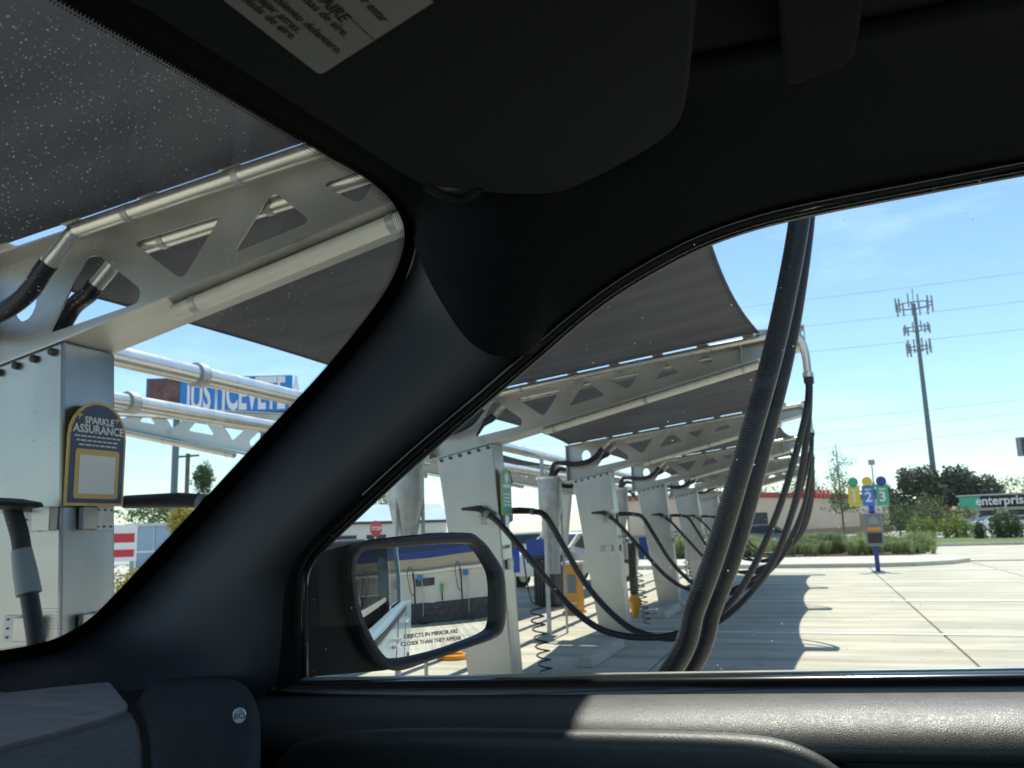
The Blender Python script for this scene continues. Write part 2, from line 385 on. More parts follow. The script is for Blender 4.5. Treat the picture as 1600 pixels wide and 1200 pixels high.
# ------------------------------------------------------------------ mesh helpers
class MB:
    def __init__(s):
        s.v = []; s.f = []
    def add(s, vs, fs):
        o = len(s.v)
        s.v += [tuple(v) for v in vs]
        s.f += [tuple(i+o for i in f) for f in fs]
        return s
    def box(s, c, d, rz=0.0, M=None):
        x, y, z = d[0]/2, d[1]/2, d[2]/2
        vs = [Vector((a*x, b*y, e*z)) for a in (-1, 1) for b in (-1, 1) for e in (-1, 1)]
        if rz:
            vs = [Matrix.Rotation(rz, 3, 'Z') @ v for v in vs]
        if M is not None:
            vs = [M @ v for v in vs]
        vs = [v+Vector(c) for v in vs]
        return s.add(vs, [(0, 1, 3, 2), (4, 6, 7, 5), (0, 4, 5, 1), (2, 3, 7, 6), (0, 2, 6, 4), (1, 5, 7, 3)])
    def tube(s, path, r, seg=12, cap=True, rfun=None):
        path = [Vector(p) for p in path]
        n = len(path)
        T = [(path[min(i+1, n-1)]-path[max(i-1, 0)]).normalized() for i in range(n)]
        up = Vector((0, 0, 1)) if abs(T[0].z) < 0.9 else Vector((0, 1, 0))
        Nn = (up-T[0]*up.dot(T[0])).normalized()
        vs = []
        for i in range(n):
            Nn = (Nn-T[i]*Nn.dot(T[i])).normalized()
            B = T[i].cross(Nn)
            rr = rfun(i/(n-1)) if rfun else (r[i] if isinstance(r, (list, tuple)) else r)
            for k in range(seg):
                a = 2*pi*k/seg
                vs.append(path[i]+(Nn*cos(a)+B*sin(a))*rr)
        fs = [(i*seg+k, i*seg+(k+1) % seg, (i+1)*seg+(k+1) % seg, (i+1)*seg+k) for i in range(n-1) for k in range(seg)]
        if cap:
            fs += [tuple(range(seg))[::-1], tuple(range((n-1)*seg, n*seg))]
        return s.add(vs, fs)
    def prism(s, poly, off):
        """poly: 3D outline, off: extrusion vector"""
        n = len(poly); off = Vector(off)
        vs = [Vector(p) for p in poly]+[Vector(p)+off for p in poly]
        fs = [tuple(range(n)), tuple(range(2*n-1, n-1, -1))]+[(i, i+n, (i+1) % n+n, (i+1) % n) for i in range(n)]
        return s.add(vs, fs)
    def lathe(s, prof, c, seg=20, M=None):
        vs = []
        for (r, z) in prof:
            for k in range(seg):
                a = 2*pi*k/seg
                v = Vector((r*cos(a), r*sin(a), z))
                vs.append((M @ v if M is not None else v)+Vector(c))
        n = len(prof)
        fs = [(i*seg+k, i*seg+(k+1) % seg, (i+1)*seg+(k+1) % seg, (i+1)*seg+k) for i in range(n-1) for k in range(seg)]
        fs += [tuple(range(seg))[::-1], tuple(range((n-1)*seg, n*seg))]
        return s.add(vs, fs)
    def grid(s, rows, closed=False):
        n = len(rows); k = len(rows[0])
        vs = [p for r in rows for p in r]
        fs = [(i*k+j, i*k+j+1, (i+1)*k+j+1, (i+1)*k+j) for i in range(n-1) for j in range(k-1)]
        if closed:
            fs += [(i*k+k-1, i*k, (i+1)*k, (i+1)*k+k-1) for i in range(n-1)]
        return s.add(vs, fs)
    def mesh(s, name):
        me = bpy.data.meshes.new(name)
        me.from_pydata(s.v, [], s.f)
        bm = bmesh.new(); bm.from_mesh(me)
        bmesh.ops.recalc_face_normals(bm, faces=bm.faces)
        bm.to_mesh(me); bm.free()
        return me

def link(name, me, m, parent=None, smooth=False, solid=0.0, bevel=0.0, label=None, kind=None, offset=0.0):
    o = bpy.data.objects.new(name, me)
    COL.objects.link(o)
    if m is not None and len(me.materials) == 0:
        me.materials.append(MATS[m] if isinstance(m, str) else m)
    if smooth:
        for p in me.polygons:
            p.use_smooth = True
        if smooth != 'all':
            md = None
            try:
                me.set_sharp_from_angle(angle=radians(42))
            except Exception:
                pass
    if solid:
        md = o.modifiers.new('thickness', 'SOLIDIFY'); md.thickness = solid; md.offset = offset
    if bevel:
        md = o.modifiers.new('edge', 'BEVEL'); md.width = bevel; md.segments = 2; md.limit_method = 'ANGLE'; md.angle_limit = radians(35)
    if parent is not None:
        o.parent = parent
    if label:
        o['label'] = label
    if kind:
        o['kind'] = kind
    return o
def part(name, mb, m, parent=None, **kw):
    return link(name, mb.mesh(name), m, parent, **kw)
def tag(o, label, cat, group=None):
    o['label'] = label; o['category'] = cat
    if group:
        o['group'] = group
    return o
def thing(name, label, cat, loc=(0, 0, 0), rz=0.0, group=None):
    o = bpy.data.objects.new(name, None); COL.objects.link(o)
    o.location = loc; o.rotation_euler = (0, 0, rz); o.empty_display_size = 0.2
    return tag(o, label, cat, group)
def dup(root, loc=None, rz=None, label=None, group=None):
    def cp(o, par):
        c = o.copy(); COL.objects.link(c); c.parent = par
        for ch in o.children:
            cp(ch, c)
        return c
    r = cp(root, None)
    if loc is not None:
        r.location = loc
    if rz is not None:
        r.rotation_euler = (0, 0, rz)
    if label:
        r['label'] = label
    if group:
        r['group'] = group
    return r
def struct(name, mb, m, **kw):
    return part(name, mb, m, kind='structure', **kw)

def text_mesh(s, size, name='lettering', extrude=0.0, align='CENTER', bold=0.0, spacing=1.0):
    cu = bpy.data.curves.new(name, 'FONT')
    cu.body = s; cu.size = size; cu.align_x = align; cu.align_y = 'CENTER'; cu.extrude = extrude
    cu.offset = bold; cu.space_character = spacing; cu.resolution_u = 3
    ob = bpy.data.objects.new(name, cu); COL.objects.link(ob)
    bpy.context.view_layer.update()
    dg = bpy.context.evaluated_depsgraph_get()
    me = bpy.data.meshes.new_from_object(ob.evaluated_get(dg))
    me.materials.clear()
    bpy.data.objects.remove(ob); bpy.data.curves.remove(cu)
    me.name = name
    return me
def lettering(s, size, origin, xdir, ydir, m, parent, name='lettering', **kw):
    """flat text laid in the plane spanned by xdir, ydir (parent space)"""
    me = text_mesh(s, size, name, **kw)
    x = Vector(xdir).normalized(); z = x.cross(Vector(ydir)).normalized(); y = z.cross(x)
    Mx = Matrix(((x.x, y.x, z.x, origin[0]), (x.y, y.y, z.y, origin[1]), (x.z, y.z, z.z, origin[2]), (0, 0, 0, 1)))
    me.transform(Mx)
    return link(name, me, m, parent)

def lettering_fit(s, A, B, up, m, parent, name='lettering', lift=None, bold=0.0, ysc=1.0):
    """text stretched to run from A to B (parent space)"""
    A = Vector(A); B = Vector(B); w = (B-A).length
    me = text_mesh(s, 1.0, name, bold=bold)
    xs = [v.co.x for v in me.vertices]; W = max(xs)-min(xs)
    k = w/W
    ky = k*ysc
    x = (B-A).normalized(); z = x.cross(Vector(up)).normalized(); y = z.cross(x)
    c = (A+B)/2
    me.transform(Matrix(((x.x*k, y.x*ky, z.x*k, c.x), (x.y*k, y.y*ky, z.y*k, c.y), (x.z*k, y.z*ky, z.z*k, c.z), (0, 0, 0, 1))))
    return link(name, me, m, parent)

def holed_plate(name, outer, holes, thick, to3d):
    """2D outline with cut-outs -> solid plate through a filled curve; to3d maps (x,y,z)->3D"""
    cu = bpy.data.curves.new(name, 'CURVE'); cu.dimensions = '2D'; cu.fill_mode = 'BOTH'; cu.extrude = thick/2
    for poly in [outer]+holes:
        sp = cu.splines.new('POLY'); sp.points.add(len(poly)-1)
        for i, p in enumerate(poly):
            sp.points[i].co = (p[0], p[1], 0, 1)
        sp.use_cyclic_u = True
    ob = bpy.data.objects.new(name, cu); COL.objects.link(ob)
    bpy.context.view_layer.update()
    dg = bpy.context.evaluated_depsgraph_get()
    me = bpy.data.meshes.new_from_object(ob.evaluated_get(dg))
    me.materials.clear()
    bpy.data.objects.remove(ob); bpy.data.curves.remove(cu)
    for v in me.vertices:
        v.co = to3d(v.co)
    bm = bmesh.new(); bm.from_mesh(me)
    bmesh.ops.remove_doubles(bm, verts=bm.verts, dist=1e-5)
    bmesh.ops.recalc_face_normals(bm, faces=bm.faces)
    bm.to_mesh(me); bm.free()
    return me
def rounded(poly, r=0.02, n=4):
    out = []
    P = [Vector((p[0], p[1])) for p in poly]
    for i in range(len(P)):
        a, b, c = P[i-1], P[i], P[(i+1) % len(P)]
        d1 = (a-b); d2 = (c-b)
        rr = min(r, d1.length*0.45, d2.length*0.45)
        p1 = b+d1.normalized()*rr; p2 = b+d2.normalized()*rr
        for k in range(n+1):
            t = k/n
            q = p1*(1-t)**2+b*2*t*(1-t)+p2*t*t
            out.append((q.x, q.y))
    return out

# ================================================================== SETTING
g = MB().box((40, 120, -0.26), (900, 900, 0.46))
ground = struct('ground', g, 'far_ground')
JY = [13.05+5.03*k for k in range(-5, 5)]           # cross joints lie under the bay lines
JX = [-15.5, -12.1, -8.7, -5.3, -1.9, 1.5, 4.9, 8.3, 11.7, 15.1]
slab_mesh = None
for i in range(len(JX)-1):
    for j in range(len(JY)-1):
        w = JX[i+1]-JX[i]-0.035; l = JY[j+1]-JY[j]-0.02
        if slab_mesh is None:
            slab_mesh = MB().box((0, 0, -0.013), (w, l, 0.026)).mesh('concrete_slab')
            slab_mesh.materials.append(MATS['concrete'])
        o = bpy.data.objects.new('concrete_slab', slab_mesh); COL.objects.link(o)
        o.location = ((JX[i]+JX[i+1])/2, (JY[j]+JY[j+1])/2, 0.0)
        o.parent = ground
struct('joint_bed', MB().box((-0.2, (JY[0]+JY[-1])/2, -0.028), (30.6, JY[-1]-JY[0], 0.02)), 'joint')
struct('driveway', MB().box((12, 42.2, -0.0145), (44, 16.3, 0.029)), 'concrete')
struct('lane_left', MB().box((-30, 22, -0.0145), (28.9, 56, 0.029)), 'concrete_grey')
ARCH_Y = [2.72+5.0*k for k in range(-1, 6)]         # -2.08 ... 27.92
ln = MB()
for y in JY[3:9]:
    o = part('bay_line', MB().box((1.7, y, 0.0065), (8.8, 0.11, 0.005)), 'road_paint', ground)
# kerbed island with ornamental grasses
isl = [(-14, 31.2), (-4, 30.7), (0, 30.4), (1.6, 30.3), (3.0, 30.7), (4.2, 31.6), (4.9, 33.0), (5.0, 35.0), (4.6, 37.5), (4.2, 41), (3.9, 45.5), (-14, 45.5)]
island = struct('kerb_island', MB().prism([(x, y, -0.02) for x, y in isl], (0, 0, 0.16)), 'kerb_concrete', bevel=0.03)
bed = [(-13, 36.5), (-4, 36.2), (1, 36.0), (3.3, 36.2), (4.0, 37.4), (3.6, 41), (3.3, 45.2), (-13, 45.2)]
struct('planting_bed', MB().prism([(x, y, 0.14) for x, y in bed], (0, 0, 0.03)), 'mulch')
struct('lawn_verge', MB().prism([(4.6, 50.2, -0.02), (60, 52, -0.02), (60, 66, -0.02), (4.6, 66, -0.02)], (0, 0, 0.15)), 'lawn')
part('kerb', MB().prism([(4.3, 49.95, -0.02), (60, 51.7, -0.02), (60, 52.0, -0.02), (4.3, 50.2, -0.02)], (0, 0, 0.17)), 'kerb_concrete', kind='structure')

# ------------------------------------------------------------------ vacuum arch (local: x across the bays, origin on arch line)
WEBY = 0.0
def zbot(x):
    return 2.45+(0.227 if x > -2.91 else 0.2)*(x+2.91)
def ztop(x):
    return 2.95+0.117*(x+2.85)
def make_arch():
    t = thing('vacuum_arch', '', 'steel arch', group='steel vacuum arches over the near bays')
    # column: tapering leaning box
    tp = [(-3.51, zbot(-3.51)-0.012), (-2.91, zbot(-2.91)-0.012)]
    vs = []
    for y in (-0.14, 0.14):
        vs += [(-3.19, y, 0.0), (-2.75, y, 0.0), (tp[1][0], y, tp[1][1]), (tp[0][0], y, tp[0][1])]
    c = MB().add(vs, [(0, 1, 2, 3), (7, 6, 5, 4), (0, 4, 5, 1), (1, 5, 6, 2), (2, 6, 7, 3), (3, 7, 4, 0)])
    col = part('column', c, 'steel', t, bevel=0.012)
    bp = part('base_plate', MB().box((-2.97, 0, 0.012), (0.62, 0.42, 0.024)), 'galvanised', t)
    # beam web with cut-outs
    XR = -3.62
    outer = [(XR, zbot(XR)), (0.02, zbot(0.02)), (0.02, ztop(0.02)), (XR, ztop(XR))]
    H = []
    H.append(rounded([(-2.96, 2.855), (-2.89, 2.855), (-2.64, 2.665), (-2.65, 2.605), (-3.15, 2.525)], 0.03))
    H.append([(-3.31+0.072*cos(a*pi/8), 2.695+0.095*sin(a*pi/8)) for a in range(16)])
    H.append(rounded([(-2.70, 2.885), (-2.23, 2.935), (-2.42, 2.675)], 0.045))
    H.append(rounded([(-2.17, 2.755), (-1.79, 2.835), (-1.98, 3.0)], 0.045))
    H.append(rounded([(-1.75, 2.985), (-1.44, 3.04), (-1.57, 2.87)], 0.04))
    H.append(rounded([(-1.32, 2.94), (-1.07, 2.995), (-1.19, 3.09)], 0.03))
    H.append([(-0.83+0.065*cos(a*pi/8), 3.085+0.036*sin(a*pi/8)) for a in range(16)])
    me = holed_plate('beam_web', outer, H, 0.01, lambda v: Vector((v.x, WEBY+v.z, v.y)))
    link('beam_web', me, 'beam_paint', t)
    # flanges
    def flange(x0, x1, zf, dz, w, name, m):
        vs = []
        for x in (x0, x1):
            for y in (-w/2, w/2):
                vs += [(x, y, zf(x)), (x, y, zf(x)+dz)]
        b = MB().add(vs, [(0, 1, 3, 2), (4, 6, 7, 5), (0, 4, 5, 1), (2, 3, 7, 6), (0, 2, 6, 4), (1, 5, 7, 3)])
        return part(name, b, m, t)
    flange(XR-0.02, -2.91, zbot, -0.010, 0.284, 'rear_flange', 'beam_paint')
    flange(-2.91, 0.04, zbot, -0.010, 0.284, 'bottom_flange', 'beam_paint')
    flange(XR-0.02, 0.04, ztop, 0.010, 0.23, 'top_flange', 'beam_paint')
    part('end_plate', MB().box((0.045, 0, (zbot(0)+ztop(0))/2), (0.012, 0.284, 0.20)), 'beam_paint', t)
    for x in (XR+0.01, -0.5):
        part('stiffener', MB().box((x, 0.005, (zbot(x)+ztop(x))/2), (0.012, 0.25, ztop(x)-zbot(x)-0.012)), 'beam_paint', t)
    # supply pipes along the beam
    for y, x0, dp in ((-0.152, -2.84, 0.032), (0.055, -2.79, 0.085)):
        zp = ztop(x0)-dp
        path = catmull([(x0-0.20, y, zp-0.165), (x0-0.10, y, zp-0.075), (x0-0.03, y, zp-0.012), (x0+0.1, y, zp+0.012), (-1.5, y, ztop(-1.5)-dp), (-0.12, y*0.8, ztop(-0.12)-dp)], 6)
        path += [Vector(q) for q in catmull([(-0.05, y*0.8, ztop(0)-dp-0.01), (0.01, y*0.8, ztop(0)-0.12), (0.04, y*0.7, ztop(0)-0.24), (0.045, y*0.6, ztop(0)-0.40)], 4)]
        part('suction_pipe', MB().tube(path, 0.034, 14), 'steel_bright', t, smooth=True)
        for xx in (-2.6, -2.05, -1.45, -0.8):
            part('pipe_clamp', MB().tube([(xx, y, ztop(xx)-dp-0.001), (xx+0.03, y, ztop(xx+0.03)-dp-0.001)], 0.037, 14), 'galvanised', t, smooth=True)
        # black hose from pipe end to canister
        e = Vector((x0-0.20, y, zp-0.165))
        if y < -0.1:
            hp = [e+Vector((0.035, 0, 0.035)), e, (-3.12, y, 2.665), (-3.26, y-0.01, 2.595), (-3.45, y-0.01, 2.57), (-3.66, y+0.03, 2.60), (-3.82, -0.09, 2.58), (-3.90, -0.07, 2.34)]
        else:
            hp = [e+Vector((0.03, 0, 0.035)), e, (-3.10, 0.07, 2.66), (-3.22, 0.08, 2.545), (-3.50, 0.10, 2.48), (-3.78, 0.09, 2.52), (-3.93, 0.07, 2.34)]
        hp = catmull(hp, 8)
        part('riser_hose', MB().tube(hp, 0.04, 12), 'hose_black', t, smooth=True)
    # light tube under the beam
    a, b = -2.40, -0.35
    part('light_tube', MB().tube([(a, -0.06, zbot(a)-0.046), (b, -0.06, zbot(b)-0.046)], 0.034, 14), 'white_tube', t, smooth=True)
    for xx in (-2.3, -1.4, -0.5):
        part('tube_bracket', MB().tube([(xx-0.015, -0.06, zbot(xx)-0.048), (xx+0.015, -0.06, zbot(xx)-0.042)], 0.038, 12), 'galvanised', t, smooth=True)
    # bolts along the joint
    bm = MB().lathe([(0.0, -0.012), (0.017, -0.012), (0.017, 0.008), (0.008, 0.014)], (0, 0, 0), 8, Matrix.Rotation(radians(90), 3, 'X')).mesh('bolt')
    bm.materials.append(MATS['bolt_dark'])
    for k in range(6):
        x = -3.46+k*0.1
        o = bpy.data.objects.new('bolt', bm); COL.objects.link(o); o.parent = t; o.location = (x, -0.15, zbot(x)-0.045)
    # bracket plates + nozzle rests
    for z in (1.70, 1.27):
        for side, (px_, py_) in (('a', (-2.97, -0.146)), ('b', (-2.86, 0.05))):
            if side == 'a':
                pl = part('bracket_plate', MB().box((px_-0.045-(1.7-z)*0.14, py_, z), (0.09, 0.008, 0.10)), 'galvanised', t)
                part('knob_plate', MB().box((px_+0.05-(1.7-z)*0.14, py_-0.02, z), (0.10, 0.04, 0.095)), 'steel', t, bevel=0.004)
                for k in range(2):
                    for j in range(3):
                        part('bolt', MB().lathe([(0.0, 0), (0.005, 0), (0.004, 0.006)], (px_-0.067+0.045*k-(1.7-z)*0.14, py_-0.004, z-0.035+0.035*j), 6, Matrix.Rotation(radians(90), 3, 'X')), 'bolt_dark', pl)
            else:
                xx = -2.909+0.0667*(2.438-z)+0.005
                pl = part('bracket_plate', MB().box((xx, py_+0.02, z), (0.008, 0.10, 0.10)), 'galvanised', t)
                part('knob_plate', MB().box((xx+0.015, py_-0.075, z), (0.03, 0.075, 0.095)), 'steel', t, bevel=0.004)
                for k in range(3):
                    for j in range(2):
                        part('bolt', MB().lathe([(0.0, 0), (0.005, 0), (0.004, 0.006)], (xx+0.004, py_-0.015+0.035*k, z-0.035+0.07*j), 6, Matrix.Rotation(radians(90), 3, 'Y')), 'bolt_dark', pl)
    for s, x in ((-1, -3.05), (1, -3.02)):
        part('nozzle_rest', MB().box((x, s*0.20, 1.735), (0.10, 0.13, 0.012)), 'galvanised', t)
    return t
names1 = {
 -1: 'steel vacuum arch on the driver side of the pickup, outside the frame',
 0: 'steel vacuum arch filling the windshield, wearing the navy and gold sign',
 1: 'steel vacuum arch with a teal sign, standing directly behind the door mirror',
 2: 'steel vacuum arch next to the orange box, second column right of the door mirror',
 3: 'steel vacuum arch whose column carries the blue panel',
 4: 'steel vacuum arch second from the far end of the near row',
 5: 'farthest steel vacuum arch of the near row, closest to the kerb island'}
arch0 = make_arch()
ROW2 = -8.51
arches = []
for k in range(-1, 6):
    a = arch0 if k == -1 else dup(arch0)
    a.location = (0, 2.72+5.0*k, 0); a['label'] = names1[k]
    arches.append(a)
ordn = ['first', 'second', 'third', 'fourth', 'fifth', 'sixth']
for k in range(0, 5):
    a = dup(arch0, (ROW2, 2.72+5.0*k, 0), pi, '%s steel vacuum arch of the back row, behind the canisters' % ordn[k], 'steel vacuum arches of the back row')

# ------------------------------------------------------------------ shade sails
def make_sail(label, loc, rz=0.0, xf=-0.34, sagf=0.11, group='dark shade sails between the arches'):
    t = thing('shade_sail', label, 'shade sail', loc, rz, group)
    y0, y1 = 0.135, 4.85
    ny, nx = 20, 24
    rows = []
    for j in range(ny+1):
        v = j/ny; y = y0+(y1-y0)*v
        s = 4*v*(1-v)
        xb = -3.54+0.17*s; xe = xf-sagf*s
        row = []
        for i in range(nx+1):
            u = i/nx; x = xb+(xe-xb)*u
            z = ztop(x)+0.018-0.10*s*sin(pi*u)*0.6-0.03*s
            row.append(Vector((x, y, z)))
        rows.append(row)
    cl = part('canopy_cloth', MB().grid(rows), 'sail_fabric', t, smooth='all', solid=0.006)
    # hem cables and lacing
    part('hem', MB().tube([r[-1] for r in rows], 0.012, 8), 'sail_fabric', t, smooth=True)
    part('hem', MB().tube([r[0] for r in rows], 0.012, 8), 'sail_fabric', t, smooth=True)
    sm = MB().box((0, 0, 0), (0.10, 0.12, 0.006)).mesh('lacing_strap'); sm.materials.append(MATS['steel_bright'])
    for yy in (y0-0.045, y1+0.045):
        for k in range(8):
            x = -3.3+k*0.41
            o = bpy.data.objects.new('lacing_strap', sm); COL.objects.link(o); o.parent = t
            o.location = (x, yy, ztop(x)+0.012); o.rotation_euler = (0, -0.1, 0)
    for yy in (y0-0.05, y1+0.05):
        part('corner_shackle', MB().box((xf+0.02, yy, ztop(xf)+0.035), (0.12, 0.13, 0.014)), 'steel_bright', t)
    return t
sl_lab = ['dark grey shade sail directly over the pickup, filling the top left of the windshield',
          'dark grey shade sail between the windshield arch and the arch behind the door mirror',
          'dark grey shade sail hung between the second and third arches',
          'dark grey shade sail hung between the third and fourth arches',
          'dark grey shade sail hung between the fourth and fifth arches',
          'farthest dark grey shade sail of the near row']
sail0 = make_sail(sl_lab[0], (0, -2.28, 0), xf=-0.27, sagf=0.06)
sail1 = make_sail(sl_lab[1], (0, 2.72, 0))
for k in range(2, 6):
    dup(sail1, (0, 2.72+5.0*(k-1), 0), None, sl_lab[k])
for k in range(1, 4):
    dup(sail1, (ROW2, 2.72+5.0*(k+1), 0), pi, '%s dark shade sail of the back row, above the far bays' % ordn[k], 'dark shade sails of the back row')

# ------------------------------------------------------------------ manifolds and canisters
for x, z, r, lab in ((-4.05, 2.75, 0.068, 'upper and nearer of the two long steel manifold pipes behind the columns'),
                     (-4.66, 2.60, 0.062, 'lower and farther of the two long steel manifold pipes behind the columns')):
    t = thing('manifold_pipe', lab, 'pipe', (x, 0, 0), 0, 'manifold pipes running behind the columns')
    part('pipe', MB().tube([(0, -2.6, z), (0, 28.6, z)], r, 18), 'steel_bright', t, smooth=True)
    for k in range(6):
        part('flange_ring', MB().tube([(0, 4.7+5*k, z), (0, 4.78+5*k, z)], r+0.02, 18), 'galvanised', t, smooth=True)
        part('hanger', MB().box((0, 2.72+5*k, z-0.2), (0.05, 0.05, 0.30)), 'galvanised', t)
def make_canister():
    t = thing('vacuum_canister', '', 'canister', group='steel dust canisters behind the columns')
    part('drum', MB().lathe([(0.0, 2.38), (0.19, 2.38), (0.19, 1.92)], (0, 0, 0), 24), 'galvanised', t, smooth=True)
    part('cone', MB().lathe([(0.185, 1.92), (0.10, 1.52), (0.09, 1.45), (0.0, 1.45)], (0, 0, 0), 24), 'galvanised', t, smooth=True)
    part('lid_ring', MB().lathe([(0.0, 2.40), (0.2, 2.40), (0.2, 2.36), (0.0, 2.36)], (0, 0, 0), 24), 'steel_bright', t, smooth=True)
    part('dust_bin', MB().lathe([(0.0, 1.45), (0.12, 1.45), (0.12, 0.9), (0.0, 0.9)], (0, 0, 0), 20), 'galvanised', t, smooth=True)
    for a in range(3):
        x, y = 0.17*cos(a*2.1+0.4), 0.17*sin(a*2.1+0.4)
        part('leg', MB().tube([(x, y, 2.0), (x*1.1, y*1.1, 0.0)], 0.02, 8), 'galvanised', t, smooth=True)
    return t
can0 = make_canister()
for k in range(0, 6):
    c = can0 if k == 0 else dup(can0)
    c.location = (-3.93, 2.72+5.0*k, 0)
    c['label'] = ['steel dust canister behind the windshield arch column, hidden by it', 'steel dust canister just left of the column behind the door mirror',
                  'steel dust canister fed by the curved black hose, left of the second column', 'steel dust canister left of the column with the blue panel',
                  'steel dust canister behind the fifth column', 'farthest steel dust canister of the row'][k]

# ------------------------------------------------------------------ vacuum hoses
def corrugated(path, r, seg=16, pitch=0.011, depth=0.0016):
    L = sum((Vector(path[i+1])-Vector(path[i])).length for i in range(len(path)-1))
    n = int(L/pitch)*4
    # resample
    cum = [0]
    for i in range(len(path)-1):
        cum.append(cum[-1]+(Vector(path[i+1])-Vector(path[i])).length)
    out = []; j = 0
    for i in range(n+1):
        s = L*i/n
        while j < len(cum)-2 and cum[j+1] < s:
            j += 1
        t = (s-cum[j])/max(1e-6, cum[j+1]-cum[j])
        out.append(Vector(path[j]).lerp(Vector(path[j+1]), t))
    rr = [r+(depth if (i % 4) in (1, 2) else -depth*0.6) for i in range(n+1)]
    return MB().tube(out, rr, seg)
def hose_path(side, own=False, fg=False):
    if own:
        P = [(0.045, -0.09, 2.86), (0.05, -0.09, 2.72), (0.035, -0.10, 2.530), (-0.063, -0.10, 2.158), (-0.179, -0.10, 1.821), (-0.292, -0.10, 1.518), (-0.366, -0.10, 1.349), (-0.447, -0.10, 1.171),
             (-0.78, -0.17, 0.80), (-1.20, -0.22, 0.55), (-1.68, -0.27, 0.44), (-2.15, -0.30, 0.46), (-2.52, -0.31, 0.70), (-2.69, -0.32, 1.05), (-2.76, -0.32, 1.30), (-2.85, -0.32, 1.58)]
    elif side < 0:
        P = [(0.045, -0.09, 2.86), (0.04, -0.09, 2.72), (0.0, -0.10, 2.52), (-0.138, -0.11, 2.10), (-0.305, -0.12, 1.676), (-0.556, -0.12, 1.194), (-0.82, -0.13, 0.86),
             (-1.278, -0.15, 0.643), (-1.78, -0.17, 0.65), (-2.12, -0.19, 0.84), (-2.46, -0.20, 1.22), (-2.76, -0.21, 1.58), (-2.88, -0.215, 1.70), (-2.98, -0.22, 1.765)]
    elif fg:
        P = [(0.05, 0.04, 2.86), (0.055, 0.05, 2.74), (0.054, 0.08, 2.591), (-0.032, 0.08, 2.192), (-0.145, 0.08, 1.833), (-0.256, 0.08, 1.511), (-0.337, 0.08, 1.332), (-0.420, 0.08, 1.143),
             (-0.76, 0.15, 0.74), (-1.15, 0.20, 0.57), (-1.55, 0.24, 0.60), (-1.85, 0.26, 0.82), (-2.10, 0.27, 1.18), (-2.28, 0.28, 1.52), (-2.40, 0.28, 1.71), (-2.53, 0.28, 1.765)]
    else:
        P = [(0.05, 0.04, 2.86), (0.045, 0.04, 2.72), (0.0, 0.06, 2.40), (-0.09, 0.09, 2.0), (-0.22, 0.12, 1.60), (-0.44, 0.15, 1.17),
             (-0.80, 0.19, 0.80), (-1.25, 0.22, 0.58), (-1.62, 0.24, 0.61), (-1.88, 0.25, 0.77), (-2.14, 0.26, 1.06), (-2.36, 0.27, 1.44), (-2.53, 0.28, 1.72), (-2.68, 0.28, 1.775)]
    return catmull(P, 14)
def make_hose(side, fine):
    t = thing('vacuum_hose', '', 'hose')
    path = hose_path(side, fine and side < 0, fine)
    if fine:
        part('hose_tube', corrugated(path[4:-3], 0.0318, 22, 0.0085, 0.0007), 'hose_black', t, smooth=True)
    else:
        part('hose_tube', corrugated(path[4:-3], 0.030, 10, 0.03, 0.0012), 'hose_black', t, smooth=True)
    p0 = path[0]
    part('cuff', MB().tube(path[0:10:2], 0.042, 14), 'rubber', t, smooth=True)
    part('hose_clamp', MB().tube([p0+Vector((0, 0, 0.01)), p0+Vector((0, 0, -0.03))], 0.047, 14), 'steel_bright', t, smooth=True)
    e = path[-1]
    if side < 0 and fine:
        # flared disc tool hooked on the bracket, translucent cuff below it
        part('coupling', MB().tube([path[-9], path[-5], path[-1]], [0.044, 0.042, 0.036], 16), 'coupling_grey', t, smooth=True)
        part('nozzle_neck', MB().tube(catmull([path[-3], e+Vector((-0.012, 0, 0.05)), e+Vector((-0.05, 0, 0.13)), e+Vector((-0.07, 0, 0.17))], 5), 0.033, 14), 'rubber', t, smooth=True)
        MM = Matrix.Rotation(0.12, 3, 'Y')
        part('nozzle_head', MB().lathe([(0.0, -0.02), (0.05, -0.02), (0.10, -0.006), (0.115, 0.0), (0.105, 0.014), (0.05, 0.022), (0, 0.022)], e+Vector((-0.075, 0.0, 0.175)), 28, MM), 'rubber', t, smooth=True)
    elif side < 0:
        # hand tool: coupling, neck and flat oval head resting on the bracket
        part('coupling', MB().tube(catmull([path[-7], path[-4], path[-1]], 4), [0.036]*5+[0.033]*4, 14), 'coupling_grey', t, smooth=True)
        part('nozzle_neck', MB().tube(catmull([e, e+Vector((-0.035, 0, 0.03)), e+Vector((-0.075, 0, 0.042))], 4), 0.030, 14), 'rubber', t, smooth=True)
        hd = MB()
        rows = []
        for i in range(9):
            u = i/8; x = -0.03-0.20*u
            w = 0.032+0.02*sin(pi*min(1, u*1.3)); h = 0.03-0.016*u
            rows.append([e+Vector((x, w*cos(a*pi/8), 0.042+h*sin(a*pi/8))) for a in range(16)])
        hd.grid(rows, True); hd.add(rows[-1], [tuple(range(16))])
        part('nozzle_head', hd, 'rubber', t, smooth=True)
    else:
        part('coupling', MB().tube([path[-4], path[-2], path[-1]], 0.035, 14), 'coupling_grey', t, smooth=True)
        part('nozzle_head', MB().tube([e, e+Vector((-0.12, 0, 0.008)), e+Vector((-0.42, 0, 0.012))], [0.031, 0.034, 0.030], 14), 'rubber', t, smooth=True)
    return t
ha = make_hose(-1, True); hb = make_hose(1, True)
ga, gb = make_hose(-1, False), make_hose(1, False)
GH = 'black vacuum hoses looping below the arches'
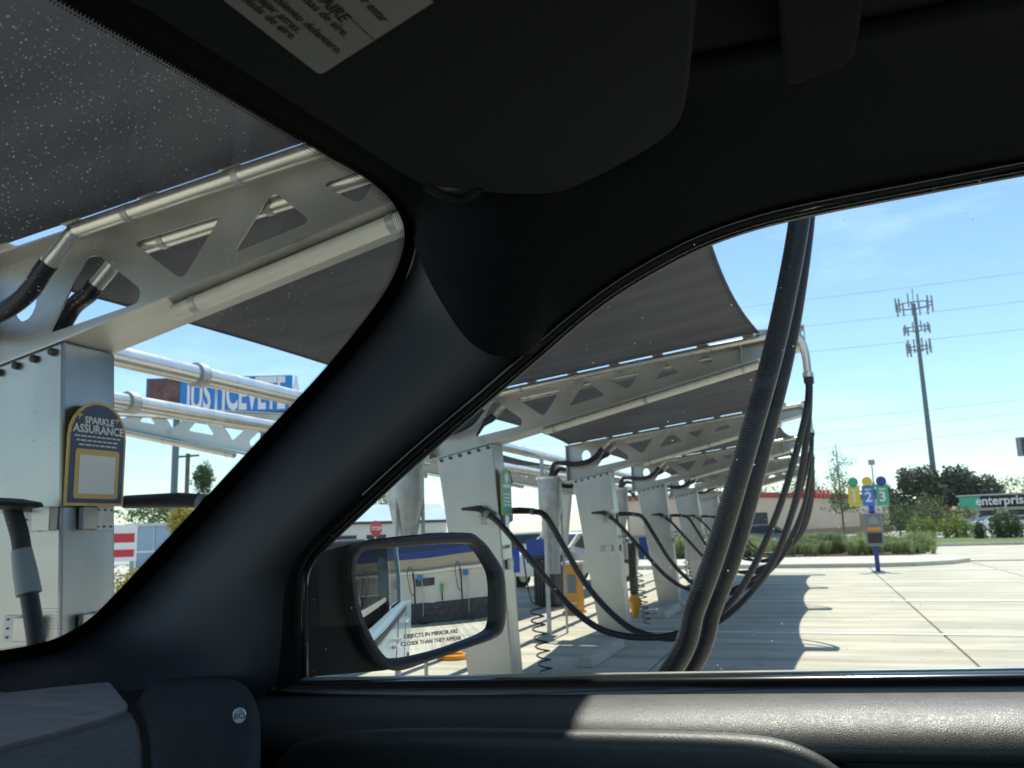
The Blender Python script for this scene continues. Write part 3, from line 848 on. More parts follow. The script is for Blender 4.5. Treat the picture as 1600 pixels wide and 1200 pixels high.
hl = {0: ('left one of the two thick ribbed vacuum hoses outside the door window', 'right one of the two thick ribbed vacuum hoses outside the door window'),
      1: ('black vacuum hose on the near side of the column behind the mirror', 'black vacuum hose on the far side of the column behind the mirror'),
      2: ('black vacuum hose resting on the near side of the second column right of the mirror', 'black vacuum hose resting on the far side of the second column right of the mirror'),
      3: ('black vacuum hose on the near side of the column with the blue panel', 'black vacuum hose on the far side of the column with the blue panel'),
      4: ('black vacuum hose on the near side of the fifth column', 'black vacuum hose on the far side of the fifth column'),
      5: ('black vacuum hose on the near side of the last column', 'black vacuum hose on the far side of the last column')}
for k in range(0, 6):
    if k == 0:
        x, y = ha, hb
    elif k == 1:
        x, y = ga, gb
    else:
        x, y = dup(ga), dup(gb)
    for o, l in ((x, hl[k][0]), (y, hl[k][1])):
        o.location = (0, 2.72+5.0*k, 0); tag(o, l, 'hose', GH)

# coiled air lines
def make_coil():
    t = thing('air_line', '', 'air hose', group='coiled black air lines beside the columns')
    pts = [Vector((-2.72, 0.12, 1.35)), Vector((-2.70, 0.14, 1.1)), Vector((-2.66, 0.15, 0.9))]
    for i in range(0, 9*12):
        a = i*2*pi/12; f = i/(9*12)
        pts.append(Vector((-2.62+0.065*cos(a)+0.10*f, 0.15+0.065*sin(a), 0.85-0.72*f)))
    part('coil', MB().tube(pts, 0.008, 6), 'hose_black', t, smooth=True)
    part('valve', MB().tube([(-2.72, 0.12, 1.33), (-2.72, 0.12, 1.45)], 0.016, 8), 'steel_bright', t, smooth=True)
    part('valve_arm', MB().box((-2.77, 0.11, 1.44), (0.12, 0.03, 0.03)), 'galvanised', t)
    return t
co = make_coil()
cl = ['coiled black air line hanging beside the column behind the mirror', 'coiled black air line at the foot of the second column right of the mirror',
      'coiled black air line at the foot of the column with the blue panel', 'coiled black air line at the foot of the fifth column']
for k in range(4):
    c = co if k == 0 else dup(co)
    c.location = (0, 7.72+5*k, 0); c['label'] = cl[k]

# ------------------------------------------------------------------ wheel stops, bin, orange box, signs
def make_stop():
    pr = [(-0.11, 0), (0.11, 0), (0.075, 0.12), (-0.055, 0.12)]
    b = MB().prism([(p[0], -0.85, p[1]) for p in pr], (0, 1.7, 0))
    o = part('wheel_stop', b, 'kerb_concrete', None, bevel=0.012)
    return o
ws = make_stop()
wl = ['concrete wheel stop lying nearest, between the mirror column and the second column', 'concrete wheel stop in the bay beyond, left of the thick hoses',
      'concrete wheel stop two bays beyond the near one', 'farthest concrete wheel stop of the row', 'concrete wheel stop in front of the bay next to the parked pickup']
for k, y in enumerate((10.55, 15.6, 20.5, 25.5, 5.45)):
    o = ws if k == 0 else ws.copy()
    if k:
        COL.objects.link(o)
    o.location = (-2.66, y, 0.001); tag(o, wl[k], 'wheel stop', 'concrete wheel stops at the head of the bays')

t = thing('trash_bin', 'tall dark brown trash bin with a flat lid, left of the orange box', 'bin', onZ(862, 950, 0)[:], radians(-12))
bx, by = onZ(862, 945, 0)[:2]
t.location = tuple(onZ(860, 947, 0.0))
part('bin_body', MB().prism([(-0.24, -0.24, 0.03), (0.24, -0.24, 0.03), (0.24, 0.24, 0.03), (-0.24, 0.24, 0.03)], (0, 0, 0.93)), 'bin_brown', t, bevel=0.02)
for s in range(6):
    part('slat', MB().box((-0.2+0.08*s, -0.25, 0.5), (0.055, 0.014, 0.86)), 'bin_brown', t)
part('bin_lid', MB().box((0, 0, 1.0), (0.54, 0.54, 0.05)), 'plastic_dark', t, bevel=0.01)
t = thing('mat_cleaner', 'orange machine box with a grey panel, right behind the brown trash bin', 'machine', tuple(onZ(898, 958, 0.0)), radians(-10))
part('machine_body', MB().box((0, 0, 0.47), (0.30, 0.3, 0.86)), 'machine_orange', t, bevel=0.03)
part('machine_top', MB().box((0, 0, 0.93), (0.34, 0.34, 0.06)), 'decal_white', t, bevel=0.01)
part('front_panel', MB().box((0.04, -0.156, 0.55), (0.17, 0.012, 0.34)), 'machine_grey', t)
part('vent_strip', MB().box((0, -0.156, 0.2), (0.27, 0.012, 0.03)), 'decal_white', t)
part('foot_base', MB().box((0, 0, 0.025), (0.34, 0.34, 0.05)), 'machine_orange', t)

def make_blue_panel(loc, label, w=0.52, h=0.46, rz=0.0):
    t = thing('blue_sign', label, 'sign', loc, rz, 'flat blue signs in the vacuum bays')
    part('panel', MB().box((0, 0, 0), (w, 0.02, h)), 'sign_blue', t, bevel=0.004)
    part('panel_clip', MB().box((0, 0.03, 0.1), (0.06, 0.04, 0.05)), 'galvanised', t)
    part('panel_clip', MB().box((0, 0.03, -0.1), (0.06, 0.04, 0.05)), 'galvanised', t)
    return t
make_blue_panel(tuple(onY(1018, 856, 17.76)), 'blue panel fixed low on the third column right of the mirror')
q = onY(837, 861, 17.2)
bp = make_blue_panel(tuple(q), 'blue panel on a post above the brown trash bin', 0.42, 0.50)
part('post', MB().box((0, 0.05, -q.z/2), (0.05, 0.05, q.z)), 'post_blue', bp)
q = onY(800, 875, 11.0)
bp = make_blue_panel(tuple(q), 'small blue panel low beside the mirror column, left of the trash bin', 0.22, 0.34)
part('post', MB().box((0, 0.05, -q.z/2), (0.05, 0.05, q.z)), 'galvanised', bp)
q = onY(988, 868, 15.0)
t = thing('spray_station', 'dark slim spray station with an orange foot beside the second column', 'machine', (q.x, 15.0, 0))
part('housing', MB().box((0, 0, 0.85), (0.13, 0.16, 0.9)), 'screen_black', t, bevel=0.02)
part('cap', MB().box((0, 0, 1.34), (0.18, 0.20, 0.06)), 'machine_grey', t)
part('foot', MB().lathe([(0.0, 0.40), (0.06, 0.40), (0.13, 0.28), (0.09, 0.16), (0.04, 0.0), (0, 0)], (0, 0, 0), 14), 'machine_orange', t)
part('side_hook', MB().tube(catmull([(0.12, 0, 1.2), (0.22, 0, 1.15), (0.22, 0, 1.0)], 5), 0.012, 6), 'steel_bright', t)
q = onY(793, 805, 8.35)
t = thing('dispenser', 'small blue rounded dispenser right of the mirror column', 'dispenser', tuple(q))
part('dispenser_body', MB().box((0, 0, 0), (0.11, 0.10, 0.15)), 'billboard_blue', t, bevel=0.03)
part('dispenser_back', MB().box((-0.06, 0.0, 0.01), (0.05, 0.12, 0.17)), 'rubber', t, bevel=0.01)
part('dispenser_arm', MB().box((-0.09, 0.0, 0.0), (0.10, 0.03, 0.03)), 'galvanised', t)

# arched decal plates on the columns
def arch_outline(w, h, inset=0.0, n=12):
    r = w/2-inset
    pts = [(-w/2+inset, inset), (w/2-inset, inset)]
    zc = h-w/2
    for k in range(n+1):
        a = pi*k/n
        pts.append((r*cos(a), zc+r*sin(a)*1.0))
    return pts
def make_decal(label, x, y, z0, w, h, m_border, m_face, navy):
    t = thing('bay_sign', label, 'sign', (x, y, z0))
    def plate(inset, dx, th, m, name, w=w, h=h, par=t):
        return part(name, MB().prism([(dx, p[0], p[1]) for p in arch_outline(w, h, inset)], (th, 0, 0)), m, par)
    plate(0, 0, 0.006, m_border, 'border_plate')
    face = plate(0.012, 0.0065, 0.0015, m_face, 'face_plate')
    X = 0.0095
    if navy:
        lettering('SPARKLE', 0.040, (X, 0, 0.355), (0, 1, 0), (0, 0, 1), 'decal_white', face, bold=0.0012)
        lettering('ASSURANCE', 0.048, (X, 0, 0.318), (0, 1, 0), (0, 0, 1), 'decal_white', face, bold=0.0012)
        for k in range(3):
            b = MB()
            yy = -0.125+0.012*k; r2 = random.Random(k)
            while yy < 0.12-0.012*k:
                L = r2.uniform(0.012, 0.03); b.box((X, yy+L/2, 0.288-0.018*k), (0.0005, L, 0.0055)); yy += L+0.006
            part('fine_print', b, 'decal_white', face)
        q = [(-0.115, 0.03), (0.115, 0.03), (0.115, 0.235), (-0.115, 0.235)]
        part('gold_frame', MB().prism([(0.0085, p[0], p[1]) for p in rounded(q, 0.015)], (0.0015, 0, 0)), 'decal_gold', face)
        q = [(-0.094, 0.05), (0.094, 0.05), (0.094, 0.21), (-0.094, 0.21)]
        part('white_square', MB().prism([(0.0105, p[0], p[1]) for p in rounded(q, 0.006)], (0.0012, 0, 0)), 'decal_white', face)
        for yy, zz, s in ((-0.105, 0.375, 0.020), (0.095, 0.37, 0.018)):
            st = []
            for k in range(8):
                rr = s if k % 2 == 0 else s*0.3
                st.append((X-0.0006, yy+rr*cos(k*pi/4), zz+rr*sin(k*pi/4)))
            part('star', MB().prism(st, (0.001, 0, 0)), 'decal_gold', face)
    else:
        part('badge_disc', MB().lathe([(0, 0), (0.05, 0), (0.05, 0.001), (0, 0.001)], (X, 0, 0.36), 20, Matrix.Rotation(radians(90), 3, 'Y')), 'decal_white', face)
        part('title_bar', MB().box((X, 0, 0.28), (0.001, 0.2, 0.03)), 'decal_white', face)
        for k in range(4):
            part('print_bar', MB().box((X, 0, 0.20-0.035*k), (0.001, 0.2-0.02*(k % 2), 0.012)), 'decal_white', face)
    return t
make_decal('navy and gold arched sign reading Sparkle Assurance on the nearest steel column', -2.842, 2.72, 1.75, 0.305, 0.44, 'decal_gold', 'decal_navy', True)
make_decal('teal arched sign with yellow rim on the column behind the door mirror', -2.842, 7.73, 1.74, 0.29, 0.46, 'decal_gold', 'decal_teal', False)

# ------------------------------------------------------------------ pay / lane sign on blue post
t = thing('lane_sign', 'blue post with three coloured number tags and a screen before the kerb island', 'sign', (1.63, 27.95, 0))
part('post', MB().box((0, 0, 0.9), (0.13, 0.12, 1.8)), 'post_blue', t, bevel=0.01)
part('post_cap', MB().box((0, 0, 1.95), (0.16, 0.10, 0.5)), 'sign_blue', t)
part('foot_plate', MB().box((0, 0, 0.012), (0.34, 0.34, 0.024)), 'post_blue', t)
cs = part('cabinet', MB().box((0.0, -0.09, 1.25), (0.50, 0.14, 0.98)), 'machine_grey', t, bevel=0.02)
part('screen', MB().box((0.0, -0.165, 1.0), (0.38, 0.012, 0.30)), 'screen_black', cs)
part('yellow_strip', MB().box((0.0, -0.165, 1.27), (0.40, 0.012, 0.10)), 'sign_orange', cs)
part('crest', MB().prism([(-0.15, -0.165, 1.42), (0.15, -0.165, 1.42), (0.10, -0.165, 1.60), (-0.02, -0.165, 1.66), (-0.12, -0.165, 1.56)], (0, -0.01, 0)), 'antenna_grey', cs)
for k, (m1, m2, s) in enumerate((('sign_yellow', 'decal_green', '1'), ('billboard_blue', 'sign_yellow', '2'), ('decal_green', 'post_blue', '3'))):
    x = (k-1)*0.40-0.06
    p = part('number_tag', MB().box((x, -0.075, 2.28), (0.34, 0.03, 0.62)), m1, t, bevel=0.008)
    part('round_top', MB().lathe([(0, 0), (0.15, 0), (0.15, 0.03), (0, 0.03)], (x, -0.06, 2.70), 20, Matrix.Rotation(radians(90), 3, 'X')), m2, p)
    lettering(s, 0.42, (x, -0.093, 2.22), (1, 0, 0), (0, 0, 1), 'decal_white', p, bold=0.01)
    part('lane_arrow', MB().box((x, -0.093, 2.46), (0.18, 0.004, 0.04)), 'decal_white', p)
for x in (-0.24, 0.19):
    p = part('small_notice', MB().box((x, -0.02, 1.84), (0.20, 0.02, 0.20)), 'decal_white', t)
    part('red_mark', MB().box((x, -0.032, 1.85), (0.12, 0.004, 0.03), M=Matrix.Rotation(0.7, 3, 'Y')), 'sign_red', p)

# ------------------------------------------------------------------ vegetation
def leaf_cloud(blobs, n, size, seed=1, shell=0.75):
    rr = random.Random(seed); b = MB()
    wts = [bl[3]*bl[4]*bl[5] for bl in blobs]; tot = sum(wts)
    for bl, w in zip(blobs, wts):
        for _ in range(int(n*w/tot)):
            d = Vector((rr.gauss(0, 1), rr.gauss(0, 1), rr.gauss(0, 1))).normalized()*(rr.uniform(shell**3, 1)**(1/3))
            k = 1+0.22*sin(d.x*7+seed)+0.18*sin(d.y*9+d.z*6)
            c = Vector((bl[0]+d.x*bl[3]*k, bl[1]+d.y*bl[4]*k, bl[2]+d.z*bl[5]*k))
            a = Vector((rr.gauss(0, 1), rr.gauss(0, 1), rr.gauss(0, 0.7))).normalized()
            e = a.cross(Vector((rr.gauss(0, 1), rr.gauss(0, 1), rr.gauss(0, 1)))).normalized()
            s = size*rr.uniform(0.6, 1.4)
            b.add([c-a*s, c-e*s*0.45, c+a*s, c+e*s*0.45], [(0, 1, 2, 3)])
    me = bpy.data.meshes.new('leaves'); me.from_pydata(b.v, [], b.f)
    return me
def trunk_mb(h, r, limbs, seed=1, lean=0.0, ll=0.35):
    rr = random.Random(seed); b = MB()
    b.tube([(0, 0, -0.1), (lean*0.3, 0, h*0.35), (lean*0.6, 0.02*h, h*0.7), (lean, 0, h)], [r, r*0.8, r*0.55, r*0.25], 8)
    for k in range(limbs):
        a = k*2.4+rr.random(); z = h*(0.35+0.5*k/max(1, limbs))
        L = h*ll*rr.uniform(0.6, 1.1)*(1-0.6*k/max(1, limbs))
        p = Vector((lean*z/h, 0, z)); d = Vector((cos(a), sin(a), 0.7))
        b.tube([p, p+d*L*0.5, p+d*L+Vector((0, 0, 0.15*L))], [r*0.4, r*0.25, r*0.08], 6)
    return b
def tree(name, label, cat, loc, h, blobs, n, size, leaf, trunk_r=0.2, limbs=6, seed=1, group=None, shell=0.55, th=None):
    t = thing(name, label, cat, loc, 0, group)
    part('trunk', trunk_mb(th or h*0.75, trunk_r, limbs, seed, ll=0.14 if th else 0.33), 'bark', t, smooth=True)
    link('crown', leaf_cloud(blobs, n, size, seed, shell), leaf, t)
    return t
def gp(px_, py_, D):
    """ground point straight below the seen pixel at depth D, and the metres per pixel there"""
    p = onD(px_, py_, D); return Vector((p.x, p.y, 0)), p.z, D/FPX
# big live oak behind the tower
p, z, s = gp(1461, 777, 105)
bl = []
rr = random.Random(5)
for k in range(26):
    u = -1+2*(k+0.5)/26; hh = sqrt(max(0, 1-u*u))
    bl.append((u*6.9, rr.uniform(-2, 2), z-0.9+hh*rr.uniform(-0.8, 1.0)*3.2, rr.uniform(1.6, 2.6), 2.2, rr.uniform(1.3, 2.0)))
tree('oak_tree', 'wide dark green oak with a rounded crown behind the cell tower', 'tree', p, z+2.5, bl, 26000, 0.25, 'leaf_oak', 0.5, 8, 5)
# pale feathery young tree by beige building
p, z, s = gp(1312, 760, 45)
bl = [(0, 0, 2.2+k*0.42, 0.95-0.10*k+0.2*sin(k*2.2), 0.8-0.07*k, 0.34) for k in range(9)]
bl += [(0.5*cos(k*2.1), 0, 2.2+k*0.4, 0.45, 0.4, 0.25) for k in range(7)]
tree('young_tree', 'slender loose-leaved young tree in front of the beige building', 'tree', p, 5.9, bl, 2600, 0.055, 'leaf_mid', 0.06, 12, 9, shell=0.2, th=5.7)
for (px_, py_, D, w, h, leaf, lab, nm, sd, n) in (
        (1452, 800, 72, 1.7, 1.9, 'leaf_olive', 'rounded olive green bush left of the cell tower base', 'bush', 3, 3000),
        (1440, 822, 56, 1.1, 0.75, 'leaf_bright', 'low yellow green bush in front of the olive bush', 'bush', 4, 1500),
        (1493, 822, 56, 1.25, 0.85, 'leaf_bright', 'bright yellow green bush right of the cell tower base', 'bush', 6, 1800),
        (1503, 800, 66, 1.2, 0.7, 'leaf_olive', 'dull green bush under the left end of the rental office sign', 'bush', 7, 1500),
        (1530, 829, 52, 0.38, 0.75, 'leaf_mid', 'narrow small shrub between the yellow bush and the tall shrub', 'bush', 8, 700),
        (1571, 820, 52, 1.05, 1.1, 'leaf_mid', 'tall green shrub in front of the rental office at the right edge', 'bush', 10, 3000)):
    p, z, s = gp(px_, py_, D)
    zc = max(h*0.9, z)
    bl = [(0, 0, zc, w*0.8, w*0.7, h*0.8), (-w*0.5, 0, zc-h*0.3, w*0.5, w*0.5, h*0.55), (w*0.5, 0.1, zc-h*0.35, w*0.55, w*0.5, h*0.5), (0.1, 0, zc*0.4, w*0.7, w*0.6, h*0.45)]
    tree(nm, lab, 'bush', p, zc, bl, n, 0.085, leaf, 0.05, 4, sd, group='bushes on the verge')
for (px_, py_, D, w, h, lab, sd) in ((1590, 770, 130, 7, 3.0, 'hazy green tree behind the rental office at the right edge', 21),
                                 (1255, 768, 95, 2.6, 2.2, 'dark rounded tree behind the beige building near the hoses', 22),
                                 (1150, 775, 100, 5.0, 2.2, 'broad green tree above the roof of the beige building', 23),
                                 (1405, 812, 74, 2.6, 1.7, 'mid green bush at the right end of the beige building', 24),
                                 (610, 775, 75, 2.6, 1.4, 'green tree behind the pale blue roof, left of the canister', 25),
                                 (318, 745, 42, 0.7, 0.9, 'small sparse tree beside the wooden pole seen through the windshield', 26),
                                 (258, 800, 60, 3.6, 1.0, 'row of green treetops above the grey shed through the windshield', 27),
                                 (285, 812, 34, 0.8, 0.7, 'yellow flowering shrub near the windshield pillar', 28),
                                 (207, 925, 13, 0.5, 0.45, 'yellow green shrub right of the nearest column base', 29)):
    p, z, s = gp(px_, py_, D)
    bl = [(0, 0, z, w*0.8, w*0.6, h*0.8), (-w*0.6, 0.2, z-h*0.2, w*0.5, w*0.5, h*0.6), (w*0.55, -0.2, z-h*0.15, w*0.55, w*0.5, h*0.65), (w*0.1, 0, z+h*0.3, w*0.45, w*0.4, h*0.5), (0, 0, max(0.3, z-h*0.8), w*0.6, w*0.5, h*0.5)]
    lf = 'leaf_yellow' if 'yellow' in lab else 'leaf_mid'
    tree('tree' if z > 1.5 else 'shrub', lab, 'tree' if z > 1.5 else 'bush', p, z+h*0.5, bl, 2600, 0.02*w+0.05 if D > 20 else 0.03, lf, 0.08, 5, sd, shell=0.3 if sd == 26 else 0.55)
# ornamental grass clumps
b = MB(); rr = random.Random(31)
for _ in range(330):
    cx, cy = rr.uniform(-9.5, 4.3), rr.uniform(36.4, 41.5)
    if cx > 3.3 and cy > 39:
        continue
    hgt = rr.uniform(0.5, 0.85)*(1.0+0.45*sin(cx*1.7+1)*cos(cy*1.3))
    for _ in range(75):
        a = rr.uniform(0, 2*pi); sp = rr.uniform(0.15, 0.95)*hgt
        d = Vector((cos(a), sin(a), 0)); s_ = Vector((-sin(a), cos(a), 0))*0.008
        p0 = Vector((cx, cy, 0.15))+d*rr.uniform(0, 0.08); p1 = p0+d*sp*0.45+Vector((0, 0, hgt*0.8)); p2 = p0+d*sp+Vector((0, 0, hgt*rr.uniform(0.6, 1.0)))
        b.add([p0-s_, p0+s_, p1+s_, p1-s_, p2], [(0, 1, 2, 3), (3, 2, 4)])
me = bpy.data.meshes.new('ornamental_grass'); me.from_pydata(b.v, [], b.f)
o = link('ornamental_grass', me, 'grass_blade', kind='stuff'); tag(o, 'soft green ornamental grasses growing on the kerb island', 'grass')

# ------------------------------------------------------------------ right-hand background
# beige building
A = onD(1100, 775, 70); B = onD(1388, 781, 100)
A = Vector((A.x, A.y, 0)); B = Vector((B.x, B.y, 0))
ax = (B-A).normalized(); ay = Vector((-ax.y, ax.x, 0)); L = (B-A).length
t = thing('beige_building', 'long beige stucco building with a red roof band behind the grass island', 'building', A, atan2(ax.y, ax.x))
HB = 3.9
part('wall', MB().box((L/2, 4, HB/2), (L, 8, HB)), 'stucco_beige', t)
part('roof_band', MB().box((L/2, 3.95, HB+0.12), (L+0.3, 8.3, 0.5)), 'roof_red', t)
part('base_band', MB().box((L/2, 3.98, 0.35), (L+0.06, 8.06, 0.7)), 'garage_brown', t)
part('garage_door', MB().box((L-7.5, -0.02, 1.2), (3.6, 0.08, 2.4)), 'garage_brown', t)
part('dark_window', MB().box((L*0.2, -0.02, 1.6), (5, 0.08, 1.6)), 'window_dark', t)
rr = random.Random(3)
for k in range(8):
    part('roof_letter', MB().box((L*0.42+k*0.95, -0.28, HB+0.35), (0.6, 0.1, 0.7+0.1*(k % 2))), 'sign_red', t)
part('orange_sign', MB().box((L*0.12, -0.15, HB-0.15), (5.0, 0.12, 0.7)), 'sign_orange', t)
# rental office
A = onD(1495, 779, 92); B = onD(1660, 783, 84)
A = Vector((A.x, A.y, 0)); B = Vector((B.x, B.y, 0))
ax = (B-A).normalized(); L = (B-A).length
t = thing('rental_office', 'low grey office with a black fascia sign reading enterprise at the right edge', 'building', A, atan2(ax.y, ax.x))
part('wall', MB().box((L/2, 4, 1.25), (L-0.4, 7.8, 2.5)), 'stucco_grey', t)
fs = part('fascia', MB().box((L/2+0.25, 3.9, 2.95), (L-0.2, 8.3, 1.25)), 'screen_black', t)
part('roof_slab', MB().box((L/2+0.2, 3.9, 3.66), (L+0.2, 8.6, 0.16)), 'stucco_grey', t)
part('green_block', MB().box((1.45, -0.27, 2.9), (2.2, 0.04, 1.22)), 'decal_green', fs)
lettering('enterprise', 1.30, (4.75, -0.31, 3.0), (1, 0, 0), (0, 0, 1), 'decal_white', fs, bold=0.025)
for k in range(3):
    w_ = part('window', MB().box((3+k*3.0, 0.08, 1.35), (1.8, 0.06, 1.3)), 'window_dark', t)
# cell tower
p = onD(1466, 800, 110)
t = thing('cell_tower', 'tall grey monopole cell tower with three rings of antennas', 'tower', (p.x, p.y, 0))
top = onD(1434, 460, 110).z
part('mast', MB().tube([(0, 0, 0), (0, 0, top*0.5), (0, 0, top)], [0.42, 0.32, 0.22], 14), 'tower_grey', t, smooth=True)
part('lightning_rod', MB().tube([(0, 0, top), (0, 0, top+2.2)], 0.06, 6), 'tower_grey', t)
sr = D_ = 110/FPX
for ri, (dz, rad, n, hh) in enumerate(((0.4, 2.3, 12, 2.0), (-2.9, 1.6, 9, 1.3), (-5.6, 1.5, 9, 1.9))):
    zz = top+dz-0.6
    ringp = [(rad*cos(a*pi/9), rad*sin(a*pi/9), zz) for a in range(19)]
    rg = part('antenna_ring', MB().tube(ringp, 0.09, 6, False), 'tower_grey', t)
    for k in range(3):
        a = k*2*pi/3+0.3
        part('ring_arm', MB().tube([(0, 0, zz-0.5), (rad*cos(a), rad*sin(a), zz)], 0.07, 6), 'tower_grey', rg)
    for k in range(n):
        a = k*2*pi/n+0.2*rnd.random()
        part('antenna', MB().box((rad*cos(a), rad*sin(a), zz+rnd.uniform(-0.2, 0.3)), (0.20, 0.14, hh), rz=a), 'antenna_grey', rg)
part('orange_notice', MB().box((-0.48, -0.45, 5.8), (0.5, 0.3, 4.0)), 'sign_orange', t)
# distant thin tower
p = onD(1364, 745, 190)
t = thing('thin_mast', 'very thin distant mast rising left of the oak', 'mast', (p.x, p.y, 0))
part('mast', MB().tube([(0, 0, 0), (0, 0, onD(1364, 718, 190).z)], 0.16, 6), 'tower_grey', t)
part('mast_head', MB().box((0, 0, onD(1364, 722, 190).z), (1.4, 0.6, 1.2)), 'antenna_grey', t)
# power line poles + wires (far)
wires = [((1180, 470), (1700, 408)), ((1180, 506), (1700, 456)), ((1180, 541), (1700, 503)), ((1180, 648), (1700, 614)), ((1180, 664), (1700, 637)), ((1180, 690), (1700, 660))]
t = thing('power_line', 'six thin overhead wires crossing the sky behind the cell tower', 'power line', (0, 0, 0))
for k, (a, b_) in enumerate(wires):
    P = onD(a[0]-500, a[1]+60, 165); Q = onD(b_[0]+260, b_[1]-32, 165)
    pts = []
    for i in range(25):
        u = i/24; q = P.lerp(Q, u); q.z -= 3.0*u*(1-u)*4*0.35; pts.append(q)
    part('wire', MB().tube(pts, 0.045, 5, False), 'wire', t)
# billboard post at right edge
p = onD(1594, 690, 44)
t = thing('pole_sign', 'dark box sign on a pole cut by the right edge of the picture', 'sign', (p.x+0.45, p.y, 0), radians(20))
part('pole', MB().tube([(0.1, 0, 0), (0.1, 0, 5.0)], 0.12, 10), 'roof_dark', t, smooth=True)
part('sign_box', MB().box((0.1, 0, 5.05), (1.5, 0.4, 1.0)), 'machine_grey', t, bevel=0.03)
part('sign_face', MB().box((0.1, -0.215, 5.05), (1.36, 0.02, 0.86)), 'roof_dark', t)

# ------------------------------------------------------------------ left-hand background
p = onD(342, 617, 45)
t = thing('billboard', 'blue billboard with big white letters and a dark photo, seen above the manifold pipes', 'billboard', (p.x, p.y, 0), radians(35)+0.02)
A = onD(238, 607, 45); B = onD(465, 648, 45)
d = (B-A); d.z = 0; W = d.length
t.rotation_euler = (0, 0, atan2(d.y, d.x))
zc = p.z
part('panel', MB().box((0, 0.1, zc), (W, 0.16, 2.0)), 'billboard_blue', t)
part('photo_area', MB().box((-W/2+0.95, -0.0, zc), (1.7, 0.05, 1.9)), 'billboard_dark', t)
lettering_fit('JUSTICEVETE A', (-W/2+2.1, -0.01, zc-0.05), (W/2+0.6, -0.01, zc-0.05), (0, 0, 1), 'decal_white', t, bold=0.03, ysc=2.6)
part('frame', MB().box((0, 0.12, zc-1.05), (W+0.2, 0.3, 0.12)), 'roof_dark', t)
for x in (-W*0.3, W*0.3):
    part('post', MB().tube([(x, 0.4, 0), (x, 0.4, zc+0.8)], 0.18, 10), 'tower_grey', t, smooth=True)
p = onD(292, 760, 50)
t = thing('utility_pole', 'thin wooden utility pole left of the windshield pillar', 'pole', (p.x, p.y, 0))
part('pole', MB().tube([(0, 0, 0), (0, 0, onD(292, 708, 50).z)], 0.13, 8), 'wood_pole', t, smooth=True)
part('cross_arm', MB().box((0, 0, onD(292, 712, 50).z), (1.6, 0.1, 0.12)), 'wood_pole', t)
# grey shed + red/white kiosk board
A = onD(205, 818, 40); B = onD(420, 824, 40); d = B-A; d.z = 0
t = thing('grey_shed', 'pale blue grey shed with a flat roof seen between column and pillar', 'building', (A.x, A.y, 0), atan2(d.y, d.x))
L = d.length
part('wall', MB().box((L/2, 3, 1.15), (L, 6, 2.3)), 'roof_paleblue', t)
part('roof', MB().box((L/2, 3, 2.36), (L+0.4, 6.4, 0.14)), 'galvanised', t)
part('rail', MB().box((L/2, -1.2, 1.1), (L, 0.05, 0.06)), 'fence_white', t)
for k in range(8):
    part('wall_rib', MB().box((0.3+k*L/8, -0.02, 1.15), (0.06, 0.05, 2.2)), 'galvanised', t)
p = onD(193, 845, 30)
t = thing('board_sign', 'white board sign with red bands just right of the nearest column', 'sign', (p.x, p.y, 0), radians(42))
part('board', MB().box((0, 0, 1.55), (0.9, 0.08, 1.3)), 'decal_white', t)
part('red_band', MB().box((0, -0.05, 1.72), (0.72, 0.02, 0.32)), 'sign_red', t)
part('red_band', MB().box((0, -0.05, 1.18), (0.72, 0.02, 0.26)), 'sign_red', t)
part('leg', MB().box((-0.4, 0, 0.45), (0.06, 0.06, 0.9)), 'fence_white', t)
part('leg', MB().box((0.4, 0, 0.45), (0.06, 0.06, 0.9)), 'fence_white', t)
# white building with pale blue roof behind mirror
A = onD(470, 800, 62); B = onD(700, 797, 66); d = B-A; d.z = 0; L = d.length
t = thing('blue_roof_building', 'white low building with a pale blue metal roof above the door mirror', 'building', (A.x, A.y, 0), atan2(d.y, d.x))
z0 = onD(560, 815, 62).z; z1 = onD(560, 785, 62).z
part('wall', MB().box((L/2, 5, z0/2), (L, 9, z0)), 'wall_white', t)
part('roof', MB().add([(-0.4, -0.3, z0), (L+0.4, -0.3, z0), (L+0.4, 4, z1), (-0.4, 4, z1), (-0.4, 10, z0), (L+0.4, 10, z0)], [(0, 1, 2, 3), (3, 2, 5, 4), (0, 3, 4), (1, 5, 2), (0, 4, 5, 1)]), 'roof_paleblue', t)
part('fascia', MB().box((L/2, -0.32, z0-0.1), (L+0.8, 0.1, 0.22)), 'roof_dark', t)
for k in range(5):
    part('window', MB().box((1.2+k*L/5, 0.47, z0*0.42), (1.5, 0.08, 0.9)), 'window_dark', t)
# stop sign
p = onD(587, 826, 30)
t = thing('stop_sign', 'red octagonal stop sign above the door mirror', 'sign', (p.x, p.y, 0), radians(72))
oc = [(0.30*cos(radians(22.5+45*k)), -0.03, p.z+0.30*sin(radians(22.5+45*k))) for k in range(8)]
pl = part('plate', MB().prism(oc, (0, 0.02, 0)), 'sign_red', t)
lettering('STOP', 0.19, (0, -0.035, p.z), (1, 0, 0), (0, 0, 1), 'decal_white', pl, bold=0.004)
part('post', MB().tube([(0, 0.02, 0), (0, 0.02, p.z+0.3)], 0.03, 8), 'galvanised', t, smooth=True)

